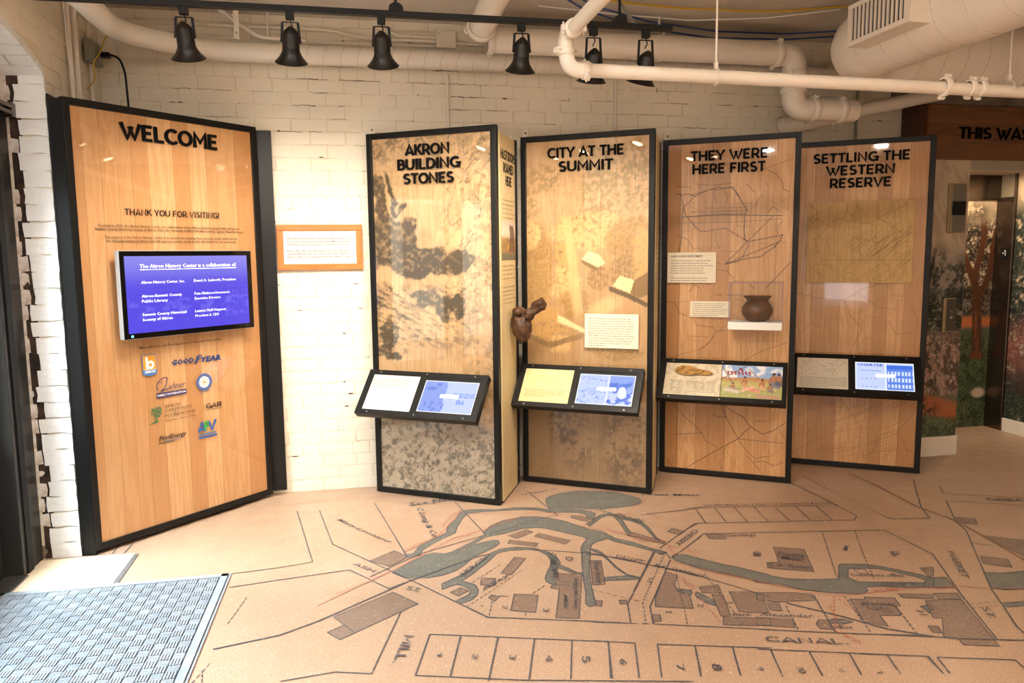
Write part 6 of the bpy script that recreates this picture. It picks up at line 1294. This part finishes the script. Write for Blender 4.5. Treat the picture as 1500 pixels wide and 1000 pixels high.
# ================================================================ TRACK LIGHTS
TY = 3.7
tr = thing('track_rail', 'long black track rail hanging under the ceiling', 'track rail', (0, TY, 2.745))
MB().box(-1.6, 1.575, -.018, .018, 0.0, .026).build('rail', M_BLACK2, tr, bevel=.002)
for x in (.202, 1.302):
    MB().prism([(-.035, .026), (.035, .026), (.030, .05), (.012, .062), (-.012, .062), (-.030, .05)], lambda a, b: (x + a, -.02, b), lambda a, b: (x + a, .02, b)).build('rail_clamp', M_BLACK2, tr); MB().tube([(x, 0, .05), (x, 0, .455)], .007, 10).build('stem', M_BLACK2, tr)
names = ['above the WELCOME panel', 'above the gap right of the WELCOME panel', 'above the AKRON panel', 'left of the sprinkler elbow', 'just right of the sprinkler elbow, partly behind the pipe', 'at the right end of the rail, partly behind the pipe']
HX = [-.733, -.278, .133, .803, 1.167, 1.440]
for i, x in enumerate(HX):
    low = -.004 if i > 3 else 0; drop = .032 if i > 3 else 0
    h = thing('track_spotlight', 'black bell-shaped track spotlight ' + names[i], 'spotlight', (x, TY, 2.745), 0, 'black track spotlights')
    MB().box(-.019, .019, -.016, .016, -.034 + low, 0).build('adapter', M_BLACK2, h, bevel=.002)
    tl = math.radians([27, 27, 29, 25, 22, 22][i]); sx = [.0, .02, .03, 0, 0, .05][i]
    pz = -.128 + low - drop; yk = MB(); wy = .040
    pts = [(-wy, 0, pz), (-wy * .85 + sx * 0, 0, -.045 + low), (wy * .85, 0, -.045 + low), (wy, 0, pz)]
    for a_, b_ in zip(pts[:-1], pts[1:]): yk.bar(a_, b_, .012, .003, (0, 1, 0) if abs(b_[2] - a_[2]) > .01 else (0, 0, 1))
    yk.tube([(0, 0, -.03 + low), (.008, 0, -.06 + low), (-.004, 0, -.085 + low)], .003, 6); yk.build('yoke', M_BLACK2, h)
    mt_ = Matrix.Translation((0, 0, pz)) @ Matrix.Rotation(tl, 4, 'X') @ Matrix.Rotation([-.02, .05, -.06, 0, 0, .12][i], 4, 'Y')
    MB().lathe([(0, .066), (.008, .064), (.022, .052), (.033, .040), (.0375, .032), (.038, -.020), (.0395, -.022), (.038, -.025), (.0395, -.028), (.038, -.031), (.0395, -.034), (.039, -.040), (.045, -.056), (.056, -.074), (.070, -.090), (.075, -.094), (.072, -.095), (.050, -.074), (.036, -.05), (.03, -.035), (0, -.033)], mt_, 32).build('shade', mat('shade_black', '16130F', .38, metal=.2) if i == 0 else bpy.data.materials['shade_black'], h, smooth=True)
    MB().lathe([(0, -.060), (.03, -.062), (.044, -.070), (.045, -.062), (.03, -.045), (0, -.042)], mt_, 20).build('bulb', M_BULB, h, smooth=True)
    for s_ in (-1, 1): MB().tube([mt_ @ Vector((s_ * .034, 0, 0)), mt_ @ Vector((s_ * .046, 0, 0))], .006, 8).build('pivot_knob', M_BLACK2, h)
    l = bpy.data.lights.new('spot_beam', 'SPOT'); l.energy = SPOT_POWER * [.95, .80, .85, .9, .75, .7][i]; l.color = SPOT_COL; l.spot_size = math.radians(105); l.spot_blend = 1.0; l.shadow_soft_size = .03
    lo_ = bpy.data.objects.new('spot_beam', l); COL.objects.link(lo_); lo_.parent = h; lo_.matrix_local = mt_ @ Matrix.Translation((0, 0, -.085)) @ Matrix.Rotation(.25, 4, 'X')

# lift call panels
def call(x0, x1, z0, z1, label, nm, inner):
    r = thing(nm, label, 'control panel', (x0, EY - .003, z0)); W_, H_ = x1 - x0, z1 - z0
    MB().box(0, W_, -.018, 0, 0, H_).build('housing', mat('brass_edge', 'B7A27A', .35, metal=.6), r, bevel=.004); inner(r, W_, H_)
def up_(r, W_, H_):
    MB().box(.030, W_ - .006, -.021, -.018, .01, H_ - .01).build('face_plate', M_STEEL, r, bevel=.001); MB().box(.029, W_ - .007, -.023, -.021, H_ * .36, H_ * .64).build('display_window', mat('dark_window', '0B0D0C', .15), r)
def lo2(r, W_, H_):
    MB().box(.024, W_ - .005, -.021, -.018, .008, H_ - .008).build('face_plate', mat('dark_steel', '6B665F', .35, metal=.7), r, bevel=.001)
    for k, z in enumerate((.115, .165)): MB().lathe([(0, .006), (.011, .005), (.013, 0)], Matrix.Translation((.065, -.021, z)) @ Matrix.Rotation(PI / 2, 4, 'X'), 20).build('call_button', M_CHROME, r, smooth=True)
call(4.463, 4.620, 1.770, 2.145, 'tall slim brass-edged lift indicator on the mural wall', 'floor_indicator', up_)
call(4.468, 4.578, .996, 1.263, 'lift call plate with two round buttons on the mural wall', 'call_panel', lo2)
